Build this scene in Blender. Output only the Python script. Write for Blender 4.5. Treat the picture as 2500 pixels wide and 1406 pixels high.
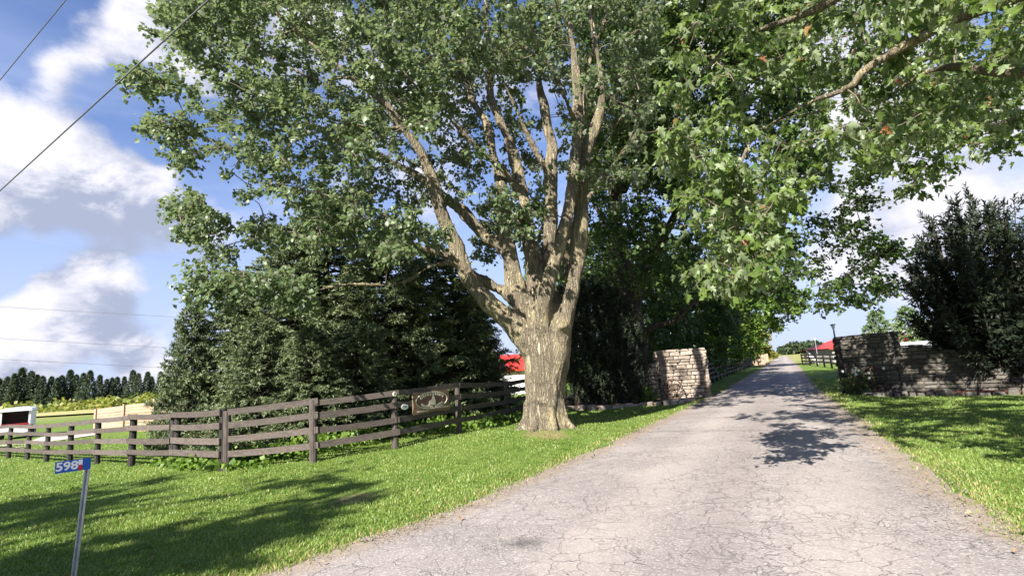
import bpy, bmesh, math, random
import numpy as np
from mathutils import Vector, Matrix, Quaternion

for _o in list(bpy.data.objects):
    bpy.data.objects.remove(_o, do_unlink=True)
SC = bpy.context.scene
COL = SC.collection
rng = np.random.default_rng(7)
random.seed(7)

# ------------------------------------------------------------------ camera
EYE = 1.65
PITCH, ROLL, FOC = math.radians(9.16), math.radians(-3.88), 1250.0
cd = bpy.data.cameras.new('camera')
cam = bpy.data.objects.new('camera', cd)
COL.objects.link(cam)
cd.sensor_width = 36.0
cd.lens = 36.0 * FOC / 2500.0
cd.clip_start, cd.clip_end = 0.05, 6000.0
_R = Matrix.Rotation(math.pi / 2 + PITCH, 4, 'X') @ Matrix.Rotation(ROLL, 4, 'Z')
cam.matrix_world = Matrix.Translation((0, 0, EYE)) @ _R
SC.camera = cam
RM = np.array(_R.to_3x3())
CP = np.array([0, 0, EYE])

# ------------------------------------------------------------------ sun, exposure
SUN_EL = math.radians(36)
SUN_TO = np.array([-0.52, -0.854]) / np.hypot(0.52, 0.854)      # horizontal direction towards the sun
sun_dir = Vector((SUN_TO[0] * math.cos(SUN_EL), SUN_TO[1] * math.cos(SUN_EL), math.sin(SUN_EL)))
ld = bpy.data.lights.new('sun', 'SUN')
ld.energy, ld.angle, ld.color = 5.0, math.radians(0.5), (1.0, 0.945, 0.86)
sun = bpy.data.objects.new('sun', ld)
COL.objects.link(sun)
sun.rotation_euler = (-sun_dir).to_track_quat('-Z', 'Y').to_euler()
sun.location = (0, 0, 60)
SC.view_settings.view_transform = 'Standard'
SC.view_settings.look = 'None'
SC.view_settings.exposure = 1.6
SC.view_settings.gamma = 1.0
SC.view_settings.use_curve_mapping = False
SC.cycles.max_bounces = 8
SC.cycles.diffuse_bounces = 3
SC.cycles.transparent_max_bounces = 8
SC.cycles.use_denoising = True

# ------------------------------------------------------------------ pixel <-> world
def ray(x, y):
    return RM @ np.array([(x - 1250) / FOC, -(y - 703) / FOC, -1.0])
def AT(x, y, Y):                       # point on the plane at depth Y seen at pixel (x, y) of the 2500 px photograph
    d = ray(x, y)
    return CP + d * (Y / d[1])
def PR(P):
    q = (np.atleast_2d(P) - CP) @ RM
    w = np.where(-q[:, 2] > 1e-3, -q[:, 2], np.nan)
    return np.stack([1250 + FOC * q[:, 0] / w, 703 - FOC * q[:, 1] / w], 1)
def sstep(a, b, x):
    t = np.clip((np.asarray(x, float) - a) / (b - a), 0, 1)
    return t * t * (3 - 2 * t)
def GZ(x, y):                          # height of the ground: lawn sinks gently to the left, rolls a little
    x = np.asarray(x, float); y = np.asarray(y, float)
    z = -0.5 * sstep(4, 22, -x)
    near = 1 - sstep(30, 60, np.hypot(x, y))
    s = x * DN[0] + y * DN[1]
    off = sstep(3.6, 6.0, np.abs(s + 0.8))
    z = z + near * off * (0.035 * np.sin(x * 0.9 + 1.3 * np.sin(y * 0.35)) + 0.03 * np.sin(y * 0.7 + x * 0.4))
    mound = np.exp(-((x - 0.2) / 2.3) ** 2 - ((y - 13.2) / 2.7) ** 2) * sstep(2.7, 4.3, np.abs(s + 0.8))
    return z + 0.24 * mound
DA = math.radians(27.2)                # the drive runs along DV, its right-hand normal is DN
DV = np.array([math.sin(DA), math.cos(DA)])
DN = np.array([math.cos(DA), -math.sin(DA)])
def DP(s, n):                          # a point s metres along the drive, n metres right of its line
    return DV * s + DN * n
def G(x, y):
    d = ray(x, y); z = 0.0
    for _ in range(12):
        p = CP + d * ((z - EYE) / d[2]); z = float(GZ(p[0], p[1]))
    return p

# ------------------------------------------------------------------ object helpers
def mesh_of(name, V, F, var=None, smooth=False):
    me = bpy.data.meshes.new(name)
    V = np.asarray(V, np.float32)
    if isinstance(F, np.ndarray):
        k = F.shape[1]; n = len(F)
        me.vertices.add(len(V)); me.vertices.foreach_set('co', V.ravel())
        me.loops.add(n * k); me.loops.foreach_set('vertex_index', F.astype(np.int32).ravel())
        me.polygons.add(n); me.polygons.foreach_set('loop_start', np.arange(0, n * k, k, dtype=np.int32))
        me.polygons.foreach_set('loop_total', np.full(n, k, np.int32))
        me.update(calc_edges=True)
    else:
        me.from_pydata(V.tolist(), [], F); me.update()
    if var is not None:
        a = me.attributes.new('var', 'FLOAT', 'POINT'); a.data.foreach_set('value', np.asarray(var, np.float32))
    if smooth:
        me.polygons.foreach_set('use_smooth', np.ones(len(me.polygons), bool))
    return me
def link(name, me, mat, parent=None, loc=None):
    o = bpy.data.objects.new(name, me)
    if mat is not None and len(me.materials) == 0: me.materials.append(mat)
    COL.objects.link(o)
    if loc is not None: o.location = loc
    if parent is not None:
        o.parent = parent
    return o
def obj(name, V, F, mat, parent=None, var=None, smooth=False, loc=None):
    """V in world coordinates when the parent is a thing: they are moved into the parent's frame"""
    V = np.asarray(V, float)
    if parent is not None:
        V = to_local(V, parent)
    return link(name, mesh_of(name, V, F, var, smooth), mat, parent)
def world_of(o):
    m = o.matrix_basis.copy()
    while o.parent is not None:
        o = o.parent; m = o.matrix_basis @ m
    return m
def to_local(V, parent):
    m = np.array(world_of(parent).inverted())
    return V @ m[:3, :3].T + m[:3, 3]
def tag(o, label=None, cat=None, group=None, kind=None):
    if label: o['label'] = label
    if cat: o['category'] = cat
    if group: o['group'] = group
    if kind: o['kind'] = kind
    return o
def thing(name, loc, label, cat, group=None, rz=0.0):
    o = bpy.data.objects.new(name, None); COL.objects.link(o)
    o.empty_display_size = 0.2
    o.location = [float(c) for c in loc]; o.rotation_euler = (0, 0, rz)
    return tag(o, label, cat, group)
def copy_tree(o, parent=None):
    c = o.copy(); COL.objects.link(c)
    if parent is not None: c.parent = parent
    for ch in list(o.children): copy_tree(ch, c)
    return c

class MB:                              # collects pieces that share one mesh
    def __init__(s): s.V, s.F, s.n, s.var = [], [], 0, []
    def add(s, V, F, var=0.5):
        V = np.asarray(V, float)
        s.V.append(V); s.F += [[i + s.n for i in f] for f in (F.tolist() if isinstance(F, np.ndarray) else F)]
        s.var.append(np.full(len(V), var)); s.n += len(V); return s
    def build(s, name, mat, parent=None, smooth=False):
        return obj(name, np.concatenate(s.V), s.F, mat, parent, np.concatenate(s.var), smooth)
BOXF = [[0, 3, 2, 1], [4, 5, 6, 7], [0, 1, 5, 4], [1, 2, 6, 5], [2, 3, 7, 6], [3, 0, 4, 7]]
def box(c, size, ax=None):             # ax: 3x3 rows = local axes
    h = np.array(size) / 2
    p = np.array([[-1, -1, -1], [1, -1, -1], [1, 1, -1], [-1, 1, -1], [-1, -1, 1], [1, -1, 1], [1, 1, 1], [-1, 1, 1]]) * h
    if ax is not None: p = p @ np.array(ax)
    return p + np.array(c), BOXF
def unit(v):
    v = np.asarray(v, float); return v / (np.linalg.norm(v, axis=-1, keepdims=True) + 1e-9)
def tube(P, r, n=8, cap=True, prof=None):
    P = np.asarray(P, float); m = len(P); r = np.broadcast_to(np.asarray(r, float), (m,))
    T = unit(np.gradient(P, axis=0))
    u = np.cross(T[0], [0, 0, 1.0]); u = np.array([1.0, 0, 0]) if np.linalg.norm(u) < 0.1 else u
    V = []; a = np.linspace(0, 2 * math.pi, n, endpoint=False)
    for i in range(m):
        u = unit(u - T[i] * np.dot(u, T[i])); w = np.cross(T[i], u)
        rr = r[i] if prof is None else r[i] * prof(i, a)
        V.append(P[i] + (np.cos(a) * rr)[:, None] * u + (np.sin(a) * rr)[:, None] * w)
    V = np.concatenate(V)
    i = np.arange(m - 1)[:, None] * n; j = np.arange(n)[None]; k = (j + 1) % n
    F = np.stack([i + j, i + k, i + n + k, i + n + j], -1).reshape(-1, 4).tolist()
    if cap: F += [list(range(n))[::-1], list(range((m - 1) * n, m * n))]
    return V, F
def rail_box(a, b, h, t, sag=0.0, nseg=4):   # a plank standing on edge from a to b
    a = np.array(a, float); b = np.array(b, float); d = b - a
    side = unit(np.cross(d, [0, 0, 1.0])); up = np.array([0, 0, 1.0])
    V = []
    for i in range(nseg + 1):
        u = i / nseg; c = a + d * u - up * sag * 4 * u * (1 - u)
        for sx, sz in ((-1, -1), (1, -1), (1, 1), (-1, 1)):
            V.append(c + side * sx * t / 2 + up * sz * h / 2)
    F = [[0, 1, 2, 3], [nseg * 4 + i for i in (3, 2, 1, 0)]]
    for i in range(nseg):
        for k in range(4):
            F.append([i * 4 + k, (i + 1) * 4 + k, (i + 1) * 4 + (k + 1) % 4, i * 4 + (k + 1) % 4])
    return np.array(V), F
def spline(P, n):                      # Catmull-Rom through the rows of P
    P = np.asarray(P, float); Q = np.vstack([2 * P[0] - P[1], P, 2 * P[-1] - P[-2]])
    t = np.linspace(0, len(P) - 1 - 1e-6, n); i = t.astype(int); u = (t - i)[:, None]
    a, b, c, d = Q[i], Q[i + 1], Q[i + 2], Q[i + 3]
    return 0.5 * (2 * b + (c - a) * u + (2 * a - 5 * b + 4 * c - d) * u ** 2 + (3 * b - a - 3 * c + d) * u ** 3)
def in_poly(p, poly):
    x, y = p[:, 0], p[:, 1]; poly = np.asarray(poly, float); c = np.zeros(len(p), bool)
    for i in range(len(poly)):
        (x1, y1), (x2, y2) = poly[i], poly[i - 1]
        c ^= ((y1 > y) != (y2 > y)) & (x < (x2 - x1) * (y - y1) / ((y2 - y1) if y2 != y1 else 1e-9) + x1)
    return c

# ------------------------------------------------------------------ material helpers
class NT:
    def __init__(s, nt): s.nt = nt
    def n(s, t, props=None, **inp):
        nd = s.nt.nodes.new(t)
        for k, v in (props or {}).items(): setattr(nd, k, v)
        for k, v in inp.items():
            key = int(k[1:]) if k[0] == 'i' and k[1:].isdigit() else k.replace('_', ' ')
            s.set(nd.inputs[key], v)
        return nd
    def set(s, sock, v):
        if isinstance(v, bpy.types.NodeSocket): s.nt.links.new(v, sock)
        elif isinstance(v, bpy.types.Node): s.nt.links.new(v.outputs[0], sock)
        else: sock.default_value = v
    def m(s, op, a, b=0.0, c=0.0, clamp=False):
        return s.n('ShaderNodeMath', {'operation': op, 'use_clamp': clamp}, i0=a, i1=b, i2=c).outputs[0]
    def mix(s, f, a, b, bt='MIX'):
        nd = s.n('ShaderNodeMix', {'data_type': 'RGBA', 'blend_type': bt}); nd.clamp_factor = True
        s.set(nd.inputs[0], f); s.set(nd.inputs[6], a); s.set(nd.inputs[7], b); return nd.outputs[2]
    def ss(s, v, a, b, lo=0.0, hi=1.0):
        return s.n('ShaderNodeMapRange', {'interpolation_type': 'SMOOTHSTEP'}, Value=v, From_Min=a, From_Max=b, To_Min=lo, To_Max=hi).outputs[0]
    def noise(s, vec, scale, detail=4, rough=0.55, dist=0.0):
        return s.n('ShaderNodeTexNoise', None, Vector=vec, Scale=scale, Detail=detail, Roughness=rough, Distortion=dist).outputs[0]
    def mapped(s, vec, scale=(1, 1, 1), rot=(0, 0, 0), loc=(0, 0, 0)):
        return s.n('ShaderNodeMapping', None, Vector=vec, Scale=scale, Rotation=rot, Location=loc).outputs[0]
def C4(c): return (c[0], c[1], c[2], 1.0)
def newmat(name):
    m = bpy.data.materials.new(name); m.use_nodes = True
    nt = m.node_tree; nt.nodes.clear(); t = NT(nt)
    out = t.n('ShaderNodeOutputMaterial')
    return m, t, out
def simple(name, c1, c2=None, scale=8, rough=0.7, bump=0.0, stretch=(1, 1, 1), metal=0.0, bscale=None, c3=None, spec=0.3, use_var=0.0):
    m, t, out = newmat(name)
    co = t.n('ShaderNodeTexCoord').outputs['Object']
    v = t.mapped(co, stretch)
    col = C4(c1)
    n1 = t.noise(v, scale, 6, 0.6)
    if c2 is not None: col = t.mix(t.ss(n1, 0.32, 0.68), C4(c1), C4(c2))
    if c3 is not None: col = t.mix(t.ss(t.noise(v, scale * 0.23, 3), 0.5, 0.68), col, C4(c3))
    if use_var:
        a = t.n('ShaderNodeObjectInfo').outputs['Random']
        k = t.m('MULTIPLY_ADD', a, 2 * use_var, 1 - use_var)
        col = t.mix(1.0, col, t.n('ShaderNodeCombineColor', None, i0=k, i1=k, i2=k).outputs[0], 'MULTIPLY')
    b = t.n('ShaderNodeBsdfPrincipled', None, Base_Color=col, Roughness=rough, Metallic=metal)
    b.inputs['Specular IOR Level'].default_value = spec
    if bump:
        h = t.noise(v, bscale or scale * 2, 6, 0.65)
        t.set(b.inputs['Normal'], t.n('ShaderNodeBump', None, Strength=0.8, Distance=bump, Height=h))
    t.set(out.inputs[0], b); return m
def leafmat(name, dark, light, back=None, trans=0.3, rough=0.5, tint=None, tcol=None):
    m, t, out = newmat(name)
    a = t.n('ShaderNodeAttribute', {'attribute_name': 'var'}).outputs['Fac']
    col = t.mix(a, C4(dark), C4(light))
    if tint is not None: col = t.mix(t.ss(a, 0.975, 0.99), col, C4(tint))
    if back is not None:
        bf = t.n('ShaderNodeNewGeometry').outputs['Backfacing']
        col = t.mix(bf, col, C4(back))
    b = t.n('ShaderNodeBsdfPrincipled', None, Base_Color=col, Roughness=rough)
    b.inputs['Specular IOR Level'].default_value = 0.35
    tc = t.mix(1.0, col, C4(tcol or (1.5, 1.7, 0.7)), 'MULTIPLY')
    tr = t.n('ShaderNodeBsdfTranslucent', None, Color=tc)
    t.set(out.inputs[0], t.n('ShaderNodeMixShader', None, i0=trans, i1=b.outputs[0], i2=tr.outputs[0]))
    return m
# ------------------------------------------------------------------ world: Nishita sky with clouds
W = bpy.data.worlds.new('World'); SC.world = W; W.use_nodes = True
W.node_tree.nodes.clear()
t = NT(W.node_tree)
sky = t.n('ShaderNodeTexSky', {'sky_type': 'NISHITA', 'sun_disc': False, 'sun_elevation': SUN_EL,
          'sun_rotation': math.atan2(SUN_TO[0], SUN_TO[1]) % (2 * math.pi), 'air_density': 1.0, 'dust_density': 0.6, 'ozone_density': 2.2})
# cloud cover as a function of the direction looked in
grp = bpy.data.node_groups.new('cloud_cover', 'ShaderNodeTree')
grp.interface.new_socket('Dir', in_out='INPUT', socket_type='NodeSocketVector')
grp.interface.new_socket('Cover', in_out='OUTPUT', socket_type='NodeSocketFloat')
g = NT(grp)
gi = g.n('NodeGroupInput').outputs[0]
warp = g.n('ShaderNodeTexNoise', None, Vector=gi, Scale=5.0, Detail=3.0).outputs[1]
wv = g.n('ShaderNodeVectorMath', {'operation': 'MULTIPLY_ADD'}, i0=warp, i1=(0.16, 0.16, 0.16), i2=gi).outputs[0]
wv = g.n('ShaderNodeVectorMath', {'operation': 'SUBTRACT'}, i0=wv, i1=(0.08, 0.08, 0.08)).outputs[0]
nz = g.noise(g.mapped(gi, (1, 1, 1.5)), 6.0, 12, 0.60)
acc = g.m('MULTIPLY_ADD', g.m('SUBTRACT', nz, 0.5), 3.6, -0.26)
BLOBS = [  # where the heaps stand: pixel, angular radius (deg), weight
    ((60, 200), 8, 1.0), ((170, 290), 7, 0.9), ((250, 380), 5.5, 0.8), ((120, 420), 9.5, 1.0), ((250, 520), 9, 1.15), ((340, 555), 7, 0.95), ((20, 330), 9, 0.9),
    ((330, 40), 9, 1.15), ((240, 70), 5, 0.8), ((460, 90), 9, 1.0), ((560, -40), 10, 1.0), ((620, 150), 7, 0.55), ((250, 110), 3.5, 0.5),
    ((160, 770), 4, 1.25), ((240, 755), 4, 1.25), ((330, 815), 3, 0.7), ((110, 820), 4, 0.6), ((30, 800), 3, 0.5), ((300, 665), 5, -1.2), ((90, 650), 5, -1.1), ((480, 600), 6, -0.5), ((380, 890), 3, 1.0), ((30, 900), 3, 0.9), ((10, 640), 5, -0.6), ((520, 760), 3.5, 0.6),
    ((2320, 540), 4, 1.15), ((2240, 560), 3, -0.5), ((2360, 500), 3, 0.6), ((2200, 640), 5, 0.65), ((2090, 580), 5, 0.8), ((2010, 650), 4, 0.5), ((2450, 430), 7, 0.5), ((2250, 430), 6, 0.3),
    ((1180, 300), 12, 0.5), ((900, 250), 10, 0.35), ((1850, 100), 12, 0.8), ((2300, 200), 14, 0.55),
    ((60, 10), 10, -2.2), ((120, 110), 4, -0.7), ((430, 330), 8, -1.6), ((340, 250), 5.0, -1.1), ((560, 330), 5, -0.6), ((240, 180), 2.5, -0.5), ((400, 250), 5, -0.55), ((120, 130), 3, -0.2), ((2180, 560), 3, -0.6)]
wn = g.n('ShaderNodeVectorMath', {'operation': 'NORMALIZE'}, i0=wv).outputs[0]
for (px, py), rad, wgt in BLOBS:
    d = unit(ray(px, py))
    dot = g.n('ShaderNodeVectorMath', {'operation': 'DOT_PRODUCT'}, i0=wn, i1=tuple(d)).outputs['Value']
    acc = g.m('ADD', acc, g.ss(dot, math.cos(math.radians(rad * 1.25)), 1.0, 0.0, wgt))
go = g.n('NodeGroupOutput'); g.set(go.inputs[0], acc)
dirn = t.n('ShaderNodeVectorMath', {'operation': 'NORMALIZE'}, i0=t.n('ShaderNodeTexCoord').outputs['Generated']).outputs[0]
c1 = t.n('ShaderNodeGroup'); c1.node_tree = grp; t.set(c1.inputs[0], dirn)
off = t.n('ShaderNodeVectorMath', {'operation': 'ADD'}, i0=dirn, i1=(-0.035, 0.0, 0.055)).outputs[0]
c2 = t.n('ShaderNodeGroup'); c2.node_tree = grp; t.set(c2.inputs[0], off)
cov = c1.outputs[0]
alpha = t.m('POWER', t.ss(cov, -0.08, 0.95), 0.85)
det = t.noise(t.mapped(dirn, (1, 1, 1.6)), 9.0, 10, 0.62, 0.2)
lit = t.m('MULTIPLY_ADD', t.m('SUBTRACT', cov, c2.outputs[0]), 0.42, 0.74)
lit = t.m('ADD', lit, t.m('MULTIPLY', t.m('SUBTRACT', det, 0.5), 2.5))
SHADE = [((290, 570), 7, 0.34), ((180, 540), 5, 0.22), ((380, 540), 5, 0.25), ((60, 500), 6, 0.12), ((250, 815), 3.5, 0.3), ((340, 830), 3.0, 0.3), ((120, 850), 3.5, 0.22), ((20, 860), 3.5, 0.2), ((300, 140), 5, 0.25), ((560, 110), 7, 0.25)]
for (px, py), rad, wgt in SHADE:
    d = unit(ray(px, py))
    dot = t.n('ShaderNodeVectorMath', {'operation': 'DOT_PRODUCT'}, i0=dirn, i1=tuple(d)).outputs['Value']
    lit = t.m('SUBTRACT', lit, t.m('MULTIPLY', t.ss(dot, math.cos(math.radians(rad * 1.4)), 1.0, 0.0, wgt), t.ss(det, 0.66, 0.34, 0.15, 1.7)))
lit = t.ss(lit, -0.25, 1.15)
ccol = t.mix(lit, C4((2.3, 2.6, 3.5)), C4((5.15, 5.1, 5.6)))
sep = t.n('ShaderNodeSeparateXYZ', None, Vector=dirn)
up = sep.outputs[2]
veiln = t.noise(t.mapped(dirn, (1, 1, 3.5)), 2.6, 6, 0.6)
veil = t.m('MULTIPLY', t.ss(veiln, 0.30, 0.72), t.ss(up, 0.62, 0.30), clamp=True)
veil = t.m('MAXIMUM', t.m('MULTIPLY', veil, 0.75), t.ss(up, 0.50, 0.04, 0.0, 0.85))
base = t.mix(1.0, sky.outputs[0], C4((0.74, 0.80, 1.03)), 'MULTIPLY')
base = t.mix(veil, base, C4((3.2, 3.75, 5.35)))
col = t.mix(alpha, base, ccol)
bg = t.n('ShaderNodeBackground', None, Color=col, Strength=0.066)
wo = t.n('ShaderNodeOutputWorld'); t.set(wo.inputs[0], bg)
W.cycles.sampling_method = 'MANUAL'; W.cycles.sample_map_resolution = 512
# ------------------------------------------------------------------ materials
def mat_lawn():
    m, t, out = newmat('lawn_soil')
    co = t.n('ShaderNodeTexCoord').outputs['Object']
    n1 = t.noise(co, 0.35, 5, 0.6); n2 = t.noise(co, 2.2, 6, 0.65); n3 = t.noise(co, 38, 5, 0.7)
    col = t.mix(t.ss(n2, 0.35, 0.65), C4((0.10, 0.165, 0.028)), C4((0.17, 0.235, 0.05)))
    col = t.mix(t.ss(n1, 0.45, 0.7, 0, 0.5), col, C4((0.17, 0.215, 0.055)))
    col = t.mix(t.ss(n3, 0.3, 0.75, 0, 0.7), col, C4((0.045, 0.085, 0.015)))
    for (px, py), r in (((872, 1216), 0.42), ((840, 1222), 0.25), ((1330, 1056), 0.75)):
        p = G(px, py)
        d = t.n('ShaderNodeVectorMath', {'operation': 'DISTANCE'}, i0=co, i1=tuple(p)).outputs['Value']
        d = t.m('ADD', d, t.m('MULTIPLY', t.m('SUBTRACT', n2, 0.5), r * 1.6))
        col = t.mix(t.m('MULTIPLY', t.ss(d, r, r * 0.3), t.ss(n3, 0.3, 0.6, 0.3, 0.9)), col, C4((0.27, 0.20, 0.115)))
    far = t.n('ShaderNodeVectorMath', {'operation': 'LENGTH'}, i0=co).outputs['Value']
    col = t.mix(t.ss(far, 60, 120), col, t.mix(t.ss(n1, .4, .6), C4((0.20, 0.22, 0.065)), C4((0.26, 0.24, 0.10))))
    b = t.n('ShaderNodeBsdfPrincipled', None, Base_Color=col, Roughness=0.85)
    b.inputs['Specular IOR Level'].default_value = 0.1
    h = t.m('ADD', t.m('MULTIPLY', n3, 0.6), n2)
    t.set(b.inputs['Normal'], t.n('ShaderNodeBump', None, Strength=0.9, Distance=0.05, Height=h))
    t.set(out.inputs[0], b); return m
def mat_drive():
    m, t, out = newmat('worn_asphalt')
    co = t.n('ShaderNodeTexCoord').outputs['Object']
    wob = t.n('ShaderNodeTexNoise', None, Vector=co, Scale=2.3, Detail=5.0, Roughness=0.65).outputs[1]
    wc = t.n('ShaderNodeVectorMath', {'operation': 'MULTIPLY_ADD'}, i0=wob, i1=(0.42, 0.42, 0.0), i2=co).outputs[0]
    n1 = t.noise(co, 0.55, 5, 0.6); n2 = t.noise(co, 4.0, 6, 0.7); n3 = t.noise(co, 95, 3, 0.75)
    v3 = t.n('ShaderNodeTexVoronoi', {'feature': 'F1'}, Vector=co, Scale=70.0).outputs['Color']
    ag = t.n('ShaderNodeSeparateColor', None, i0=v3).outputs[0]
    col = t.mix(t.ss(n1, 0.36, 0.66), C4((0.225, 0.200, 0.187)), C4((0.298, 0.266, 0.249)))
    col = t.mix(t.ss(n2, 0.42, 0.75, 0, 0.5), col, C4((0.205, 0.180, 0.170)))
    col = t.mix(t.ss(ag, 0.72, 0.95, 0, 0.55), col, C4((0.47, 0.43, 0.405)))
    col = t.mix(t.ss(ag, 0.28, 0.05, 0, 0.5), col, C4((0.13, 0.12, 0.125)))
    # tracks worn by wheels
    sx_ = t.n('ShaderNodeSeparateXYZ', None, Vector=t.mapped(co, (1, 1, 1), (0, 0, DA)))
    nn_ = t.m('ADD', sx_.outputs[0], t.m('MULTIPLY', t.m('SUBTRACT', n1, 0.5), 1.0))
    for off_ in (-1.75, 0.25):
        tr__ = t.ss(t.m('ABSOLUTE', t.m('SUBTRACT', nn_, off_)), 0.55, 0.1, 0, 0.42)
        col = t.mix(t.m('MULTIPLY', tr__, t.ss(n2, 0.3, 0.6, 0.4, 1.0)), col, C4((0.385, 0.335, 0.305)))
    mid_ = t.ss(t.m('ABSOLUTE', t.m('SUBTRACT', nn_, -0.75)), 0.45, 0.1, 0, 0.35)
    col = t.mix(mid_, col, C4((0.205, 0.175, 0.162)))
    wear = t.n('ShaderNodeAttribute', {'attribute_name': 'var'}).outputs['Fac']
    col = t.mix(t.ss(wear, 0.2, 1.0, 0, 0.55), col, C4((0.25, 0.185, 0.125)))
    # cracks, two sizes, broken up by a mask
    def crack(scale, w, mask):
        d = t.n('ShaderNodeTexVoronoi', {'feature': 'DISTANCE_TO_EDGE'}, Vector=wc, Scale=scale).outputs['Distance']
        return t.m('MULTIPLY', t.ss(d, w, 0.0), mask)
    m1 = t.ss(t.noise(co, 0.6, 3), 0.36, 0.56); m2 = t.ss(t.noise(co, 0.9, 3), 0.42, 0.58)
    ck = t.m('MAXIMUM', t.m('MULTIPLY', crack(1.1, 0.012, m2), 0.9), t.m('MAXIMUM', t.m('MULTIPLY', crack(2.9, 0.022, m1), 0.9), t.m('MULTIPLY', crack(6.5, 0.045, m2), 0.7)), clamp=True)
    ck = t.m('MULTIPLY', ck, t.ss(n2, 0.30, 0.55, 0.15, 1.0))
    col = t.mix(t.m('MULTIPLY', ck, t.ss(n1, 0.35, 0.62, 0.22, 0.55)), col, C4((0.055, 0.050, 0.048)))
    p = G(1280, 1334)
    d = t.n('ShaderNodeVectorMath', {'operation': 'LENGTH'}, i0=t.mapped(co, (1.0, 1.35, 1), (0, 0, 0), (-p[0], -p[1] * 1.35, 0))).outputs['Value']
    d = t.m('ADD', d, t.m('MULTIPLY', t.m('SUBTRACT', n2, 0.5), 0.22))
    col = t.mix(t.ss(d, 0.26, 0.03, 0, 0.75), col, C4((0.075, 0.07, 0.068)))
    b = t.n('ShaderNodeBsdfPrincipled', None, Base_Color=col, Roughness=0.88)
    b.inputs['Specular IOR Level'].default_value = 0.2
    h = t.m('SUBTRACT', t.m('ADD', t.m('MULTIPLY', ag, 0.35), t.m('MULTIPLY', n3, 0.5)), t.m('MULTIPLY', ck, 1.6))
    t.set(b.inputs['Normal'], t.n('ShaderNodeBump', None, Strength=0.7, Distance=0.012, Height=h))
    t.set(out.inputs[0], b); return m
M = {}
M['lawn'] = mat_lawn(); M['drive'] = mat_drive()
def mat_bark(name, c1, c2, c3, lich=None, sx=9.0, sz=1.1, dist=0.05):
    m, t, out = newmat(name)
    co = t.n('ShaderNodeTexCoord').outputs['Object']
    v = t.mapped(co, (sx, sx, sz))
    wv = t.n('ShaderNodeTexNoise', None, Vector=co, Scale=3.0, Detail=3.0).outputs[1]
    v2 = t.n('ShaderNodeVectorMath', {'operation': 'MULTIPLY_ADD'}, i0=wv, i1=(1.6, 1.6, 0.6), i2=v).outputs[0]
    n1 = t.noise(v2, 1.0, 7, 0.62); n2 = t.noise(co, 1.3, 4)
    rid = t.m('ABSOLUTE', t.m('SUBTRACT', t.noise(v2, 1.7, 5, 0.6), 0.5))
    col = t.mix(t.ss(n1, 0.3, 0.68), C4(c1), C4(c2))
    col = t.mix(t.ss(rid, 0.075, 0.0, 0, 0.9), col, C4(c3))
    if lich: col = t.mix(t.m('MULTIPLY', t.ss(n2, 0.46, 0.62), t.ss(n1, 0.36, 0.6)), col, C4(lich))
    b = t.n('ShaderNodeBsdfPrincipled', None, Base_Color=col, Roughness=0.9)
    b.inputs['Specular IOR Level'].default_value = 0.12
    h = t.m('ADD', t.ss(rid, 0.0, 0.16), t.m('MULTIPLY', n1, 0.8))
    t.set(b.inputs['Normal'], t.n('ShaderNodeBump', None, Strength=1.0, Distance=dist, Height=h))
    t.set(out.inputs[0], b); return m
M['bark'] = mat_bark('maple_bark', (0.27, 0.232, 0.172), (0.445, 0.380, 0.265), (0.085, 0.068, 0.050), (0.43, 0.365, 0.225), 11.0, 0.7, 0.07)
M['bark2'] = mat_bark('dark_bark', (0.09, 0.072, 0.055), (0.16, 0.13, 0.10), (0.03, 0.025, 0.02), None, 7, 1.2)
M['twig'] = simple('twig_bark', (0.10, 0.08, 0.06), (0.16, 0.13, 0.095), 14, 0.85)
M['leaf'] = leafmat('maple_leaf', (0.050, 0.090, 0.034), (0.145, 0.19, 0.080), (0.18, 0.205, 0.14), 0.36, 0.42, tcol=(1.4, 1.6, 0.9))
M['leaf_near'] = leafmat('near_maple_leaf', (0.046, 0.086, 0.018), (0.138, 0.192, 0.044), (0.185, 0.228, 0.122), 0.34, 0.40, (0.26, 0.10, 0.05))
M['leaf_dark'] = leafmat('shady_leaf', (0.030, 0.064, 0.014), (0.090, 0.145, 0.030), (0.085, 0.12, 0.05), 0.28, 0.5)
M['leaf_bright'] = leafmat('bright_leaf', (0.062, 0.118, 0.016), (0.130, 0.195, 0.034), None, 0.32, 0.5)
M['leaf_yellow'] = leafmat('yellowing_leaf', (0.12, 0.16, 0.03), (0.30, 0.24, 0.045), None, 0.3, 0.5)
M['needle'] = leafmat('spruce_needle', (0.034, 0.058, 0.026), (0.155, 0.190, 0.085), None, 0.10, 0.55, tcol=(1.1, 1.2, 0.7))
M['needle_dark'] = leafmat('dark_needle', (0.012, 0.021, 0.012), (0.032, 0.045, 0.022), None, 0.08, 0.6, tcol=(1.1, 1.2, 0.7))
M['needle_far'] = leafmat('far_needle', (0.020, 0.040, 0.018), (0.062, 0.088, 0.036), None, 0.08, 0.6, tcol=(1.1, 1.2, 0.7))
M['needle_pale'] = leafmat('pale_needle', (0.07, 0.115, 0.045), (0.15, 0.20, 0.085), None, 0.12, 0.6, tcol=(1.1, 1.2, 0.7))
M['grass'] = leafmat('grass_blade', (0.115, 0.18, 0.036), (0.235, 0.30, 0.080), None, 0.35, 0.45, (0.36, 0.29, 0.14))
M['weed'] = leafmat('weed_leaf', (0.06, 0.12, 0.016), (0.16, 0.24, 0.04), None, 0.3, 0.5)
M['rail'] = simple('weathered_board', (0.056, 0.044, 0.038), (0.115, 0.093, 0.080), 5, 0.82, 0.006, (3, 3, 14), c3=(0.062, 0.05, 0.044), use_var=0.22)
M['post'] = simple('creosote_post', (0.016, 0.015, 0.014), (0.042, 0.036, 0.032), 7, 0.75, 0.01, (3, 3, 0.7), use_var=0.2)
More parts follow.
